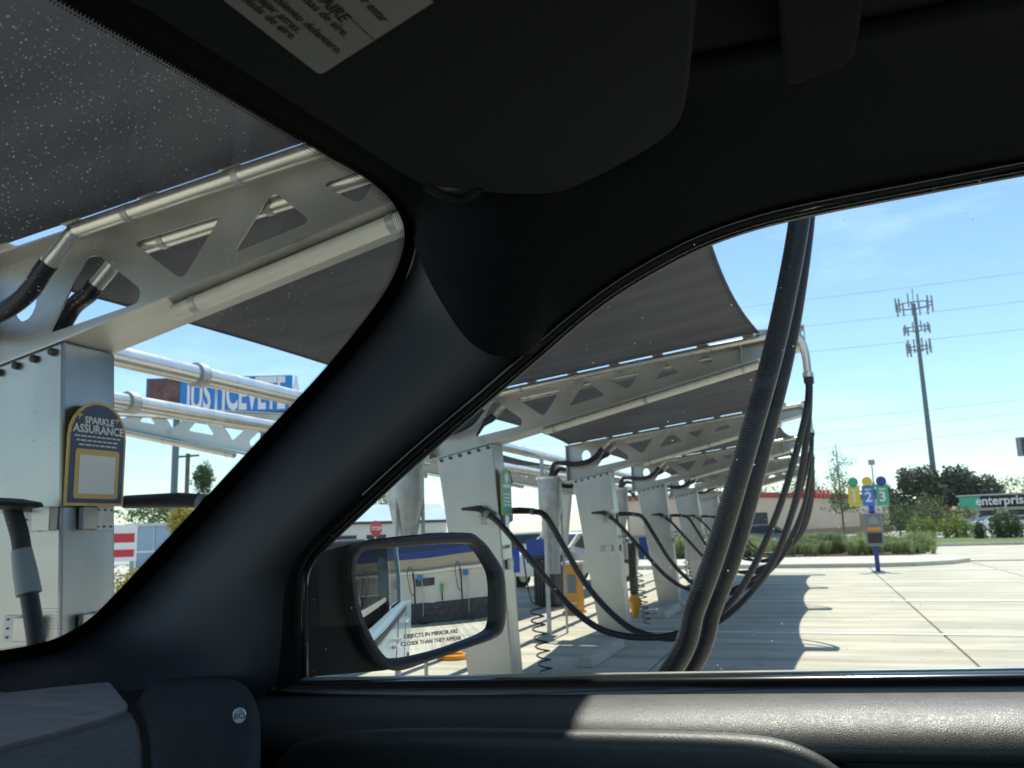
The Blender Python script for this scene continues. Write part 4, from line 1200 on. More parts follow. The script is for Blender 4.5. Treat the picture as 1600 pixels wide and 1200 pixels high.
# parked cars in the distance
def make_car(paint):
    t = thing('parked_car', '', 'car')
    prof = [(-2.2, 0.35), (-2.25, 0.6), (-2.2, 0.85), (-1.25, 0.98), (-0.55, 1.42), (0.75, 1.46), (1.55, 1.02), (2.15, 0.95), (2.25, 0.6), (2.2, 0.35)]
    rows = []
    for s, w in ((-1, 0.80), (-0.96, 0.88), (0.96, 0.88), (1, 0.80)):
        rows.append([Vector((x, s*w*(1.0 if z < 1.0 else 0.82), z)) for x, z in prof])
    b = MB().grid(rows); n = len(prof)
    b.add(rows[0], [tuple(range(n))]); b.add(rows[-1], [tuple(range(n))[::-1]])
    b.add([rows[0][0], rows[0][-1], rows[-1][-1], rows[-1][0]], [(0, 1, 2, 3)])
    part('body', b, paint, t, bevel=0.05)
    for s in (-1, 1):
        y = s*0.735
        part('side_glass', MB().prism([(-1.05, y, 1.0), (-0.5, y, 1.36), (0.7, y, 1.39), (1.35, y, 1.03)], (0, s*0.02, 0)), 'window_dark', t)
        for x in (-1.4, 1.4):
            wl_ = part('wheel', MB().lathe([(0, -0.11), (0.33, -0.11), (0.33, 0.11), (0, 0.11)], (x, s*0.78, 0.33), 18, Matrix.Rotation(radians(90), 3, 'X')), 'tyre', t)
            part('rim', MB().lathe([(0, -0.125), (0.2, -0.125), (0.2, 0.125), (0, 0.125)], (x, s*0.78, 0.33), 12, Matrix.Rotation(radians(90), 3, 'X')), 'rim', wl_)
        part('headlight', MB().box((-2.2, s*0.62, 0.72), (0.08, 0.3, 0.14)), 'decal_white', t)
        part('tail_light', MB().box((2.2, s*0.62, 0.78), (0.08, 0.26, 0.14)), 'lamp_red', t)
    part('windscreen', MB().add([(-1.22, -0.7, 1.0), (-1.22, 0.7, 1.0), (-0.58, 0.62, 1.415), (-0.58, -0.62, 1.415)], [(0, 1, 2, 3)]), 'window_dark', t)
    part('rear_glass', MB().add([(1.53, -0.7, 1.05), (1.53, 0.7, 1.05), (0.8, 0.62, 1.47), (0.8, -0.62, 1.47)], [(0, 1, 2, 3)]), 'window_dark', t)
    return t
for (px_, py_, D, paint, rz, lab) in ((525, 850, 24, 'paint_grey', 0.6, 'grey car parked beyond the bays, left of the stop sign'),
                                  (640, 848, 30, 'paint_white', 0.5, 'white car parked below the pale blue roof, right of the stop sign'),
                                  (893, 850, 24, 'paint_white', 1.2, 'white car behind the trash bin in the back bays'),
                                  (812, 838, 34, 'paint_white', 0.4, 'white car far off between the mirror column and the next canister'),
                                  (1180, 846, 42, 'paint_grey', 0.2, 'grey car seen low between the far hoses'),
                                  (1552, 820, 76, 'paint_white', 0.3, 'white car parked by the rental office'),
                                  (1600, 822, 76, 'paint_white', 0.2, 'white car at the right edge by the rental office')):
    c = make_car(paint); p = onD(px_, py_, D)
    c.location = (p.x, p.y, 0); c.rotation_euler = (0, 0, rz); tag(c, lab, 'car', 'cars parked in the distance')

# ------------------------------------------------------------------ building behind the pickup, seen in the mirror
t = thing('wash_building', 'cream car wash building with navy awning and dark stone base, reflected in the door mirror', 'building', (12.5, 0, 0))
part('wall', MB().box((3, 4, 1.9), (6, 30, 3.8)), 'stucco_cream', t)
rr = random.Random(12)
sm = []
for k in range(4):
    me = MB().box((0, 0, 0), (0.07+0.02*k, 0.58, 0.27)).mesh('stone'); me.materials.append(MATS['stone_dark']); sm.append(me)
for j in range(3):
    for k in range(34):
        o = bpy.data.objects.new('stone', sm[rr.randrange(4)]); COL.objects.link(o); o.parent = t
        o.location = (-0.02, -2.6+0.6*k+0.3*(j % 2), 0.15+0.285*j)
part('stone_backing', MB().box((-0.01, 4, 0.43), (0.04, 30, 0.86)), 'stone_dark', t)
part('awning', MB().add([(-1.3, -11, 2.95), (-1.3, 19, 2.95), (1.2, 19, 5.6), (1.2, -11, 5.6), (-1.3, -11, 2.9), (-1.3, 19, 2.9), (0.0, 19, 2.9), (0.0, -11, 2.9)],
                        [(0, 1, 2, 3), (0, 1, 5, 4), (4, 5, 6, 7)]), 'awning_navy', t)
part('awning_fascia', MB().box((-1.33, 4, 2.82), (0.06, 30, 0.28)), 'awning_blue', t)
part('wall_pipe', MB().tube([(-0.15, -9, 2.2), (-0.15, 18, 2.2)], 0.09, 14), 'decal_white', t, smooth=True)
part('dark_opening', MB().box((-0.01, 1.6, 1.75), (0.06, 1.0, 0.34)), 'window_dark', t)
for y in (-1.5, 1.0, 3.6, 6.2, 8.8):
    d = part('drop_hose', MB().tube(catmull([(-0.22, y, 2.2), (-0.28, y+0.02, 1.7), (-0.30, y+0.05, 0.8), (-0.4, y+0.25, 0.15), (-0.6, y+0.7, 0.04)], 8), 0.045, 10), 'hose_black', t, smooth=True)
    part('hose_loop', MB().tube(catmull([(-0.25, y, 2.25), (-0.3, y-0.15, 2.45), (-0.3, y-0.3, 2.1), (-0.3, y-0.2, 1.4), (-0.3, y, 1.2)], 8), 0.018, 8), 'hose_black', d, smooth=True)
    part('wall_box', MB().box((-0.12, y+0.35, 1.95), (0.14, 0.26, 0.2)), 'billboard_blue', t)
    part('drop_pole', MB().tube([(-0.15, y+0.45, 0.3), (-0.15, y+0.45, 1.9)], 0.02, 6), 'galvanised', t)
part('detergent_bracket', MB().box((-0.1, 2.5, 1.45), (0.12, 0.12, 0.3)), 'decal_teal', t)
part('detergent_knob', MB().box((-0.1, 2.66, 1.45), (0.1, 0.1, 0.14)), 'sign_yellow', t)
part('detergent_hose', MB().tube([(-0.1, 2.5, 1.3), (-0.12, 2.52, 0.9)], 0.035, 8), 'rubber', t)

# ================================================================== THE PICKUP THE PICTURE IS TAKEN FROM
truck = thing('pickup_truck', 'dark cabin of the silver blue pickup, with door mirror and sun visor, in the foreground', 'pickup truck', (0, 0, 0))
WA = onY(630, 370, 0.93); WB = onY(100, 990, 0.93)
WN = (WA-WB).cross(Vector((0, 1, 0))).normalized()
if WN.x < 0:
    WN = -WN                                     # towards the cabin
def onW(px_, py_, off=0.0):
    return onP(px_, py_, WA, WN)+WN*off
WS = [(-330, 1062), (-100, 1030), (0, 1015), (60, 1004), (100, 990), (140, 965), (180, 926), (240, 862), (300, 798), (400, 690), (500, 582), (560, 510), (600, 455), (622, 410), (631, 370),
      (624, 336), (602, 303), (560, 270), (500, 236), (400, 177), (300, 118), (200, 60), (95, 0), (-40, -85), (-250, -220)]
WT = [(-330, 1092), (-100, 1058), (0, 1041), (70, 1029), (116, 1010), (158, 982), (200, 940), (258, 877), (318, 813), (417, 705), (517, 597), (578, 522), (620, 462), (640, 412), (650, 368),
      (644, 330), (618, 290), (570, 256), (508, 220), (408, 160), (308, 101), (208, 43), (103, -17), (-32, -102), (-242, -237)]
ws_s = pxpath(WS, 8); wt_s = pxpath(WT, 8)
# glass pane
edge = [onW(*q) for q in wt_s]
glass_outline = edge+[Vector((edge[-1].x, -0.5, edge[-1].z)), Vector((edge[0].x, -0.5, edge[0].z))]
gradA = onW(330, 330); gradB = onW(-30, 60)
glassmat('windshield_glass', 400, 4.5, tuple(gradA), tuple(gradB), streak=0.004)
glassmat('door_glass', 260, 0.06, streak=0.003)
glassmat('tinted_glass', 260, 0.0, tint=(0.12, 0.13, 0.13))
wp = part('windshield', MB().add(glass_outline, [tuple(range(len(glass_outline)))]), 'windshield_glass', truck)
# black border of the windshield and its dot pattern
rows = [[onW(*a, 0.002), onW(*b, 0.002)] for a, b in zip(ws_s, wt_s)]
part('black_border', MB().grid(rows), 'frit', wp)
dots = MB()
pts3 = [onW(*q, 0.0022) for q in ws_s]
acc = 0.0; pitch = 0.0033; cnt = 0
cen = onW(300, 520)
for i in range(len(pts3)-1):
    a, b_ = pts3[i], pts3[i+1]; L = (b_-a).length; d = (b_-a)/L
    inn = WN.cross(d).normalized()
    if inn.dot(cen-a) < 0:
        inn = -inn
    while acc < L:
        s_ = acc/L; P0 = a.lerp(b_, s_)
        qx = ws_s[i][0]; qy = ws_s[i][1]
        strong = max(0.25, 1-abs(qy-370)/260.0) if qx > 420 and qy < 700 else 0.25
        nrow = 1+int(5*strong)
        for r_ in range(nrow):
            o_ = P0+inn*(0.0008+0.0029*r_)+d*(pitch/2 if r_ % 2 else 0)
            rad = 0.00145*(1-0.75*r_/max(1, nrow))
            dots.add([o_+(d*cos(k*pi/3)+inn*sin(k*pi/3))*rad for k in range(6)], [tuple(range(6))])
        acc += pitch
    acc -= L
part('border_dots', dots, 'frit', wp, kind='stuff')
# maker's etching low in the corner (tiny grey print)
ex = (onW(80, 960)-onW(50, 966)).normalized(); ey = WN.cross(ex)
if ey.z < 0:
    ey = -ey
b = MB(); r5 = random.Random(8)
for k in range(7):
    x0 = 56+r5.uniform(0, 4)
    while x0 < 98-r5.uniform(0, 6):
        L = r5.uniform(2.5, 6)
        P = onW(x0, 949+5.2*k, 0.003); Q = onW(x0+L, 948+5.2*k, 0.003)
        b.add([P, Q, Q+ey*0.0007, P+ey*0.0007], [(0, 1, 2, 3)]); x0 += L+1.5
part('glass_etching', b, 'machine_grey', wp)

# A-pillar trim
PA = [(-120, 1060), (0, 1036), (105, 1010), (190, 948), (300, 832), (400, 722), (500, 612), (575, 524), (622, 458), (646, 396), (650, 350)]
PB = [(400, 1150), (425, 1095), (440, 1015), (449, 925), (478, 868), (572, 770), (672, 680), (762, 603), (830, 545), (860, 519), (905, 480)]
pa = pxpath(PA, 5); pb = pxpath(PB, 5)
rows = []; rows_o = []
for a, b_ in zip(pa, pb):
    Da = dep(onW(*a)); Db = dep(onY(*b_, 0.99))
    row = []; ro = []
    for k in range(15):
        t_ = k/14; x = a[0]+(b_[0]-a[0])*t_; y = a[1]+(b_[1]-a[1])*t_
        D = Da+(Db-Da)*t_
        row.append(onD(x, y, D-0.045*sin(pi*t_)**0.8)); ro.append(onD(x, y, D+0.05))
    rows.append(row); rows_o.append(ro)
part('pillar_trim', MB().grid(rows), 'pillar_fabric', truck, smooth='all')
part('outer_pillar', MB().grid(rows_o), 'car_paint_black', truck, smooth='all')

# headliner: header, corner, and side rail in one sheet
HP = []
for q in [(-420, -345), (-150, -178), (10, -77), (112, -12), (212, 46), (310, 104), (410, 164), (510, 226), (570, 260), (615, 293), (640, 330), (646, 360)]:
    HP.append((onW(*q, 0.004), 'h'))
D0 = dep(onW(646, 360)); D1 = dep(onY(829, 545, 0.985))
sm_ = [(655, 392), (668, 424), (684, 456), (702, 487), (720, 515), (740, 537), (768, 553), (800, 556), (822, 553)]
for i, q in enumerate(sm_):
    t_ = (i+1)/(len(sm_)+1)
    HP.append((onD(q[0], q[1], D0+(D1-D0)*t_-0.045*sin(pi*t_)**0.8-0.006), 'c'))
for q in [(842, 538), (897, 488), (957, 442), (1027, 400), (1097, 365), (1178, 336), (1268, 314), (1400, 288), (1600, 250), (1850, 204), (2300, 130)]:
    HP.append((onY(*q, 0.988), 'd'))
cp = [Vector(p_[0]) for p_ in HP]
n_ = len(cp); rows = []
for i in range(n_):
    P, kind = HP[i]
    if kind == 'h':
        Q = Vector((P.x+0.20, P.y-0.02, 2.034))
        if P.y > 0.70:
            Q.y = 0.68+(P.y-0.70)*0.15
    elif kind == 'c':
        Q = Vector((-0.24+0.006*(i-12), 0.715, 2.034))
    else:
        Q = Vector((min(P.x+0.0, 2.0) if P.x > -0.15 else -0.17+(P.x+0.33)*0.2, 0.745, 2.034))
    row = []
    for k in range(11):
        t_ = k/10
        v = P.lerp(Q, t_)
        v.z = P.z+(Q.z-P.z)*sin(t_*pi/2)**0.85
        row.append(v)
    rows.append(row)
# let the sheet turn the corner in one sweep
ia, ib = 9, 24
for i in range(ia+1, ib):
    u_ = (i-ia)/(ib-ia)
    Q = rows[ia][-1].lerp(rows[ib][-1], u_)
    P = rows[i][0]
    for k in range(11):
        t_ = k/10
        v = P.lerp(Q, t_); v.z = P.z+(Q.z-P.z)*sin(t_*pi/2)**0.85
        rows[i][k] = v
for _ in range(14):
    new = [list(r) for r in rows]
    for i in range(1, n_-1):
        for k in range(1, 11):
            w_ = min(1.0, k/5)*0.5
            new[i][k] = rows[i][k]*(1-w_)+(rows[i-1][k]+rows[i+1][k])*0.5*w_
    rows = new
cols = [catmull([rows[i][k] for i in range(n_)], 4) for k in range(11)]
rows = [[cols[k][i] for k in range(11)] for i in range(len(cols[0]))]
hl_ = part('headliner', MB().grid(rows), 'headliner_fabric', truck, smooth='all', solid=0.004, offset=-1)
part('roof_lining', MB().box((0.75, 0.1, 2.038), (2.3, 1.5, 0.004)), 'headliner_fabric', truck)
part('roof_panel', MB().box((0.87, 0.2, 2.075), (2.10, 1.62, 0.03)), 'car_paint_silver', truck, bevel=0.01)
part('header_shell', MB().grid([[onW(*q, -0.004), onW(*q, -0.004)+Vector((0.03, 0, 0.05)), onW(*q, -0.004)+Vector((0.16, 0, 0.09))] for q in wt_s[len(wt_s)-74:]]), 'car_paint_silver', truck, smooth='all')
pk = [(1228, 139), (1322, 105), (1336, 88), (1342, 60), (1356, -40), (1366, -150), (1206, -150), (1214, -20), (1222, 90)]
part('overhead_pocket', MB().prism([onZ(x, y, 1.992) for x, y in pk], (0, 0, 0.045)), 'headliner_fabric', truck, bevel=0.004)

# sun visor
VP0 = Vector((-0.42, 0.8, 1.952)); VN = Vector((-0.10, 0, 1)).normalized()
vp = [onP(x, y, VP0, VN) for x, y in pxpath([(205, 0), (330, 82), (450, 158), (560, 229), (628, 272), (656, 287), (690, 292), (780, 301), (840, 302), (885, 296), (940, 272), (1000, 240), (1040, 215), (1062, 192), (1074, 160), (1084, 80), (1092, 0)], 4)]
def vz(x, y):
    return VP0.z+0.10*(x-VP0.x)
vp = vp+[Vector((-0.045, 0.38, vz(-0.045, 0))), Vector((vp[0].x-0.005, 0.38, vz(vp[0].x, 0)))]
cV = sum(vp, Vector())/len(vp)
b = MB()
lo = []
for sc_, h_ in ((0.965, -0.0025), (0.985, 0.0), (1.0, 0.006), (1.0, 0.014), (0.975, 0.02)):
    lo.append([cV+(p_-cV)*sc_+VN*h_ for p_ in vp])
b.grid(lo, True); b.add(lo[0], [tuple(range(len(vp)))]); b.add(lo[-1], [tuple(range(len(vp)))])
vis = part('sun_visor', b, 'visor_fabric', truck, smooth=True)
LP = VP0-VN*0.0032
C0 = onP(500, 117, LP, VN); e1 = (onP(350, 0, LP, VN)-C0).normalized(); e2 = (onP(682, 0, LP, VN)-C0).normalized()
st = [C0, C0+e1*0.17, C0+e1*0.17+e2*0.12, C0+e2*0.12]
nn = e1.cross(e2).normalized()
def rcorner(P, a_, b2, r=0.006, n=5):
    return [P+a_*r*(1-k/n)**2+b2*r*(k/n)**2 for k in range(n+1)]
part('warning_label', MB().prism(rcorner(C0, e2, e1)+st[1:], -VN*0.0004), 'label_white', vis)
tx = -e1; ty = (e2-tx*e2.dot(tx)).normalized()
def label_text(s, endpx, size, bold=0.0002):
    P = onP(endpx[0], endpx[1], LP-VN*0.0008, VN)
    me = text_mesh(s, size, 'label_print', align='RIGHT', bold=bold)
    z = tx.cross(ty).normalized()
    me.transform(Matrix(((tx.x, ty.x, z.x, P.x), (tx.y, ty.y, z.y, P.y), (tx.z, ty.z, z.z, P.z), (0, 0, 0, 1))))
    link('label_print', me, 'label_ink', vis)
label_text('trasero bolsas de aire.', (462, 61), 0.0105)
label_text('nunca viajar atras.', (470, 50), 0.0105)
label_text('vayan en el asiento delantero.', (533, 83), 0.0105)
label_text('las bolsas de aire.', (543, 56), 0.0105)
label_text('DE AIRE', (541, 32), 0.0135, 0.0004)
label_text('por estar', (603, 33), 0.0105)
ln_a = onP(548, 30, LP-VN*0.0008, VN)
part('label_rule', MB().prism([ln_a, ln_a+tx*0.04, ln_a+tx*0.04+ty*0.0008, ln_a+ty*0.0008], VN*0.0001), 'label_ink', vis)
cl_p = [(664, 286), (678, 296), (698, 305), (720, 308), (738, 301), (750, 290)]
cl3 = [onP(x, y, VP0, VN)-Vector((0, 0, 0.002)) for x, y in pxpath(cl_p, 4)]
ck = part('visor_clip', MB().tube(cl3, 0.0045, 8), 'visor_fabric', truck, smooth=True)
part('clip_plate', MB().prism([v+Vector((0, 0, 0.006)) for v in cl3], (0, 0, 0.008)), 'machine_grey', ck)

# door: window frame, seals, glass
DW = [(470, 1085), (470, 1000), (470, 940), (472, 898), (482, 874), (500, 852), (575, 781), (650, 712), (745, 631), (840, 549), (900, 497), (960, 452), (1030, 410), (1100, 375), (1180, 347), (1270, 325), (1400, 299), (1600, 261), (1850, 214)]
DO = [(430, 1095), (440, 1000), (443, 940), (452, 895), (466, 866), (486, 842), (562, 770), (638, 701), (734, 620), (830, 537), (892, 486), (953, 440), (1023, 397), (1094, 362), (1175, 334), (1266, 312), (1398, 287), (1598, 249), (1848, 202)]
dw = pxpath(DW, 6); do_ = pxpath(DO, 6)
rows = [[onY(*a, 1.0), onY(a[0]*0.6+b_[0]*0.4, a[1]*0.6+b_[1]*0.4, 0.984), onY(*b_, 0.982)] for a, b_ in zip(dw, do_)]
part('window_seal', MB().grid(rows), 'frit', truck, smooth='all')
part('seal_bead', MB().tube([onY(a[0]*0.35+b_[0]*0.65, a[1]*0.35+b_[1]*0.65, 0.982) for a, b_ in zip(dw[36:], do_[36:])], 0.0016, 6), 'gloss_black', truck, smooth=True)
part('outer_frame', MB().grid([[onY(*a, 1.005), onY(a[0], a[1], 1.02)+Vector((0, 0, 0.0)), onY(*b_, 1.03)+Vector((-0.01, 0, 0.02))] for a, b_ in zip(dw, do_)]), 'car_paint_black', truck, smooth='all', solid=0.01, offset=1)
gp_ = [onY(*a, 1.002) for a in do_]
gl_ = [Vector((0.80, 1.002, 1.99)), Vector((0.80, 1.002, 1.45))]
part('door_window', MB().add(gp_+gl_, [tuple(range(len(gp_)+2))]), 'door_glass', truck)
def zs(x):
    return 1.409+(x+0.668)*0.0405
X0, X1 = -0.86, 1.1
def run(sections, name, m, x0=X0, x1=X1, n=40, **kw):
    rows = []
    for i in range(n+1):
        x = x0+(x1-x0)*i/n
        rows.append([Vector((x, y, zs(x)+dz)) for y, dz in sections])
    return part(name, MB().grid(rows), m, truck, smooth=True, **kw)
run([(1.0, -0.03), (1.0, -0.001), (0.9965, 0.0005), (0.986, -0.002), (0.983, -0.006), (0.981, -0.02), (0.981, -0.03)], 'belt_seal', 'gloss_black')
run([(1.005, -0.03), (1.005, 0.0015), (1.010, 0.0025), (1.018, 0.001), (1.02, -0.02)], 'outer_belt_strip', 'steel_bright', x0=-0.70)
sec = catmull([(0.981, -0.0165, 0), (0.972, -0.0175, 0), (0.955, -0.020, 0), (0.936, -0.0245, 0), (0.920, -0.031, 0), (0.908, -0.040, 0), (0.9005, -0.050, 0), (0.899, -0.058, 0), (0.905, -0.066, 0), (0.920, -0.070, 0), (0.94, -0.071, 0)], 4)
run([(v.x, v.y) for v in sec], 'door_pad', 'leather', n=90)
mpth = pxpath([(405, 1260), (425, 1205), (446, 1172), (490, 1156), (560, 1148), (700, 1145), (900, 1148), (1050, 1151), (1150, 1155), (1220, 1164), (1270, 1181), (1315, 1207), (1370, 1245), (1440, 1310)], 8)
rows = []
for x, y in mpth:
    P = onY(x, y, 0.886)
    rows.append([P+Vector((0, dy, dz)) for dy, dz in ((0.05, -0.004), (0.02, 0.001), (0.010, 0.0015), (0.004, -0.0005), (0.0, -0.006), (-0.0015, -0.015), (0.0, -0.03), (0.004, -0.25))])
part('door_moulding', MB().grid(rows), 'leather', truck, smooth='all')
part('door_card', MB().add([(X0, 0.937, 0.5), (X1, 0.937, 0.5), (X1, 0.937, zs(X1)-0.03), (X0, 0.937, zs(X0)-0.03)], [(0, 1, 2, 3)]), 'plastic_dark', truck)

# dashboard
def dpoly(pts, z, smooth_n=4):
    return [onZ(x, y, z) for x, y in pxpath(pts+[pts[0]], smooth_n)[:-1]] if smooth_n else [onZ(x, y, z) for x, y in pts]
db = dpoly([(-500, 1085), (-200, 1050), (0, 1034), (150, 1032), (300, 1046), (370, 1062), (400, 1110), (402, 1200), (380, 1330), (-500, 2100)], 1.413, 0)
dash = part('dashboard', MB().prism(db, (0, 0, -0.5)), 'rubber', truck, bevel=0.01)
sp = [(-340, 1105), (-150, 1062), (0, 1046), (80, 1044), (140, 1045), (160, 1052), (180, 1075), (201, 1101), (196, 1109), (165, 1121), (100, 1140), (0, 1166), (-150, 1202), (-340, 1262)]
part('suede_top', MB().prism([onZ(x, y, 1.424) for x, y in rounded(sp, 8, 4)] if False else [onZ(x, y, 1.4235) for x, y in rounded(sp, 26, 5)], (0, 0, -0.02)), 'suede', dash, bevel=0.0015)
cp1 = [(-340, 1268), (-150, 1208), (0, 1172), (100, 1146), (167, 1126), (204, 1110), (217, 1132), (223, 1165), (224, 1215), (215, 1330), (-340, 1700)]
part('dash_cloth', MB().prism([onZ(x, y, 1.4195) for x, y in cp1], (0, 0, -0.02)), 'speaker_cloth', dash, bevel=0.003)
pod = pxpath([(207, 1104), (222, 1082), (240, 1063), (290, 1058), (340, 1058), (372, 1067), (394, 1085), (406, 1112), (408, 1140), (404, 1175), (396, 1215), (380, 1310)], 4)+[(228, 1310), (227, 1215), (226, 1165), (220, 1132)]
b = MB(); base = [onZ(x, y, 1.412) for x, y in pod]; cc = sum(base, Vector())/len(base)
lo = []
for sc_, h_ in ((1.0, -0.2), (1.0, -0.02), (0.997, -0.012), (0.988, -0.005), (0.972, 0.0), (0.95, 0.0035), (0.92, 0.0062), (0.86, 0.009), (0.75, 0.011), (0.5, 0.013), (0.2, 0.0135)):
    lo.append([Vector((cc.x+(p_.x-cc.x)*sc_, cc.y+(p_.y-cc.y)*sc_, p_.z+h_)) for p_ in base])
b.grid(lo, True); b.add(lo[-1], [tuple(range(len(base)))])
part('speaker_pod', b, 'pod_cloth', dash, smooth='all')
bc = onZ(374, 1118, 1.428); bc = bc+(EYEP-bc).normalized()*0.012
zz = (EYEP-bc).normalized(); zz = (zz+Vector((0.1, -0.15, 0.15))).normalized()
xx_ = Vector((0, 0, 1)).cross(zz).normalized(); yy_ = zz.cross(xx_)
Mb = Matrix(((xx_.x, yy_.x, zz.x), (xx_.y, yy_.y, zz.y), (xx_.z, yy_.z, zz.z)))
part('speaker_badge', MB().lathe([(0, -0.004), (0.0066, -0.004), (0.0066, 0.0), (0.006, 0.0008), (0, 0.0008)], bc, 24, Matrix(Mb) @ Matrix.Diagonal((0.95, 1.18, 1))), 'badge_metal', dash, smooth=True)
lettering('BO', 0.0080, bc+zz*0.0012-yy_*0.0008, xx_, yy_, 'label_ink', dash, 'badge_letters', bold=0.00005)
lettering('&', 0.0036, bc+zz*0.0012+yy_*0.0042+xx_*0.0012, xx_, yy_, 'label_ink', dash, 'badge_letters')
A_ = onZ(118, 1117, 1.4242); B_ = onZ(163, 1111, 1.4242)
lettering_fit('AIRBAG', A_, B_, Vector((-0.8, 0.6, 0)), 'label_ink', dash, 'dash_letters')

# door mirror
MC = onD(665, 940, 1.36)
dm = (MC-EYEP).normalized()
MN = (Vector((0.985, 0.025, -0.035)).normalized()-dm).normalized()
def onM(px_, py_, off=0.0):
    return onP(px_, py_, MC, MN)+MN*off
GO = [(556, 930), (552, 895), (556, 872), (570, 860), (610, 855), (718, 848), (742, 856), (760, 880), (769, 902), (771, 940), (770, 974), (760, 988), (720, 1003), (665, 1020), (612, 1030), (592, 1018), (573, 985), (561, 955)]
RO = [(544, 930), (540, 895), (545, 862), (562, 848), (606, 843), (718, 832), (748, 842), (770, 868), (785, 897), (788, 940), (786, 976), (774, 995), (726, 1013), (668, 1033), (616, 1048), (580, 1030), (560, 992), (549, 960)]
HO = [(471, 960), (471, 893), (488, 871), (520, 859), (590, 842), (716, 831), (746, 841), (768, 866), (784, 896), (787, 940), (785, 975), (773, 994), (726, 1012), (668, 1032), (618, 1047), (560, 1053), (500, 1058), (471, 1062)]
mh = []
go = [(v.x, v.y) for v in catmull([(a, b_, 0) for a, b_ in GO], 4, True)]
ro = [(v.x, v.y) for v in catmull([(a, b_, 0) for a, b_ in RO], 4, True)]
ho = [(v.x, v.y) for v in catmull([(a, b_, 0) for a, b_ in HO], 4, True)]
b = MB(); loops = []
for sc_, off in ((1.0, -0.014), (0.97, -0.035), (0.9, -0.07), (0.72, -0.11), (0.45, -0.13)):
    pts = [onM(*q) for q in ho]; c_ = sum(pts, Vector())/len(pts)
    loops.append([c_+(p_-c_)*sc_+MN*off for p_ in pts])
b.grid(loops, True); b.add(loops[-1], [tuple(range(len(ho)))])
b.add(loops[0], [tuple(range(len(ho)))[::-1]])
mir = part('door_mirror', b, 'mirror_shell', truck, smooth=True)
rim = []
for a, o_, t_ in ((0, -0.018, 1.0), (0, 0.003, 1.0), (0.3, 0.006, 1), (0.65, 0.006, 1), (1.0, 0.001, 1), (1.0, -0.02, 1)):
    rim.append([onM(g_[0]*(1-a)+r_[0]*a, g_[1]*(1-a)+r_[1]*a, o_+0.004) for g_, r_ in zip(go, ro)])
part('mirror_rim', MB().grid(rim, True), 'plastic_dark', mir, smooth=True)
m, t, bb = newmat('mirror_glass')
bb.inputs['Metallic'].default_value = 1; bb.inputs['Roughness'].default_value = 0.0; bb.inputs['Base Color'].default_value = (0.86, 0.88, 0.9, 1)
gpts = [onM(*q) for q in go]; gc = sum(gpts, Vector())/len(gpts)
RAD = 1.35
rings = []
for k in range(0, 13):
    s_ = k/12 if k else 0.001
    rings.append([(lambda v: v-MN*((v-gc).length**2/(2*RAD))+MN*0.004)(gc+(p_-gc)*s_) for p_ in gpts])
me = MB().grid(rings, True).mesh('mirror_glass')
link('mirror_glass', me, 'mirror_glass', mir, smooth='all')
def mtext(s, a, b_, lab):
    A = onM(*a); B = onM(*b_)
    off = lambda v: v-MN*((v-gc).length**2/(2*RAD))+MN*0.0050
    upv = onM(674, 960)-onM(674, 990)
    o = lettering_fit(s, A, B, upv, 'machine_grey', mir, 'mirror_print', bold=0.0)
    for v in o.data.vertices:
        v.co = off(v.co)
mtext('OBJECTS IN MIRROR ARE', (630, 995), (715, 986), 1)
mtext('CLOSER THAN THEY APPEAR', (626, 1007), (720, 997), 2)

# outer body
def xz(pts, y0, y1):
    return MB().prism([(x, y0, z) for x, z in pts], (0, y1-y0, 0))
side = [(-0.86, 0.48), (3.75, 0.48), (3.75, 1.34), (1.85, 1.40), (0.9, 1.395), (-0.67, 1.352), (-0.86, 1.30)]
part('body_side', xz(side, 1.03, 1.10), 'car_paint_silver', truck, bevel=0.02)
part('body_side', xz(side, -0.68, -0.62), 'car_paint_silver', truck, bevel=0.02)
for s_, y0 in ((1, 1.101), (-1, -0.681)):
    hn = part('door_handle', MB().tube(catmull([(0.50, y0, 1.22), (0.52, y0+s_*0.035, 1.222), (0.66, y0+s_*0.035, 1.226), (0.68, y0, 1.228)], 5), 0.011, 8), 'steel_bright', truck, smooth=True)
    part('door_handle', MB().tube(catmull([(1.50, y0, 1.25), (1.52, y0+s_*0.035, 1.252), (1.66, y0+s_*0.035, 1.256), (1.68, y0, 1.258)], 5), 0.011, 8), 'steel_bright', truck, smooth=True)
    for x in (-0.66, 0.83, 1.86):
        part('door_gap', MB().box((x, y0, 0.95), (0.008, 0.006, 0.82)), 'rubber', truck)
fen = [(-2.35, 0.45), (-2.42, 0.75), (-2.36, 1.02), (-2.1, 1.10), (-1.05, 1.17), (-0.86, 1.18), (-0.86, 0.45)]
part('front_end', xz(fen, -0.62, 1.04), 'car_paint_silver', truck, bevel=0.05)
part('pickup_bed', xz([(1.95, 0.6), (3.7, 0.6), (3.7, 0.66), (1.95, 0.66)], -0.62, 1.03), 'plastic_dark', truck)
part('tailgate', MB().box((3.72, 0.2, 1.0), (0.07, 1.62, 0.62)), 'car_paint_silver', truck, bevel=0.01)
for x in (-1.55, 2.75):
    for y in (-0.60, 1.0):
        w_ = part('wheel', MB().lathe([(0, -0.12), (0.36, -0.12), (0.38, -0.08), (0.38, 0.08), (0.36, 0.12), (0, 0.12)], (x, y, 0.38), 24, Matrix.Rotation(radians(90), 3, 'X')), 'tyre', truck, smooth=True)
        part('rim', MB().lathe([(0, -0.125), (0.22, -0.125), (0.24, 0.125), (0, 0.125)], (x, y, 0.38), 20, Matrix.Rotation(radians(90), 3, 'X')), 'rim', w_)
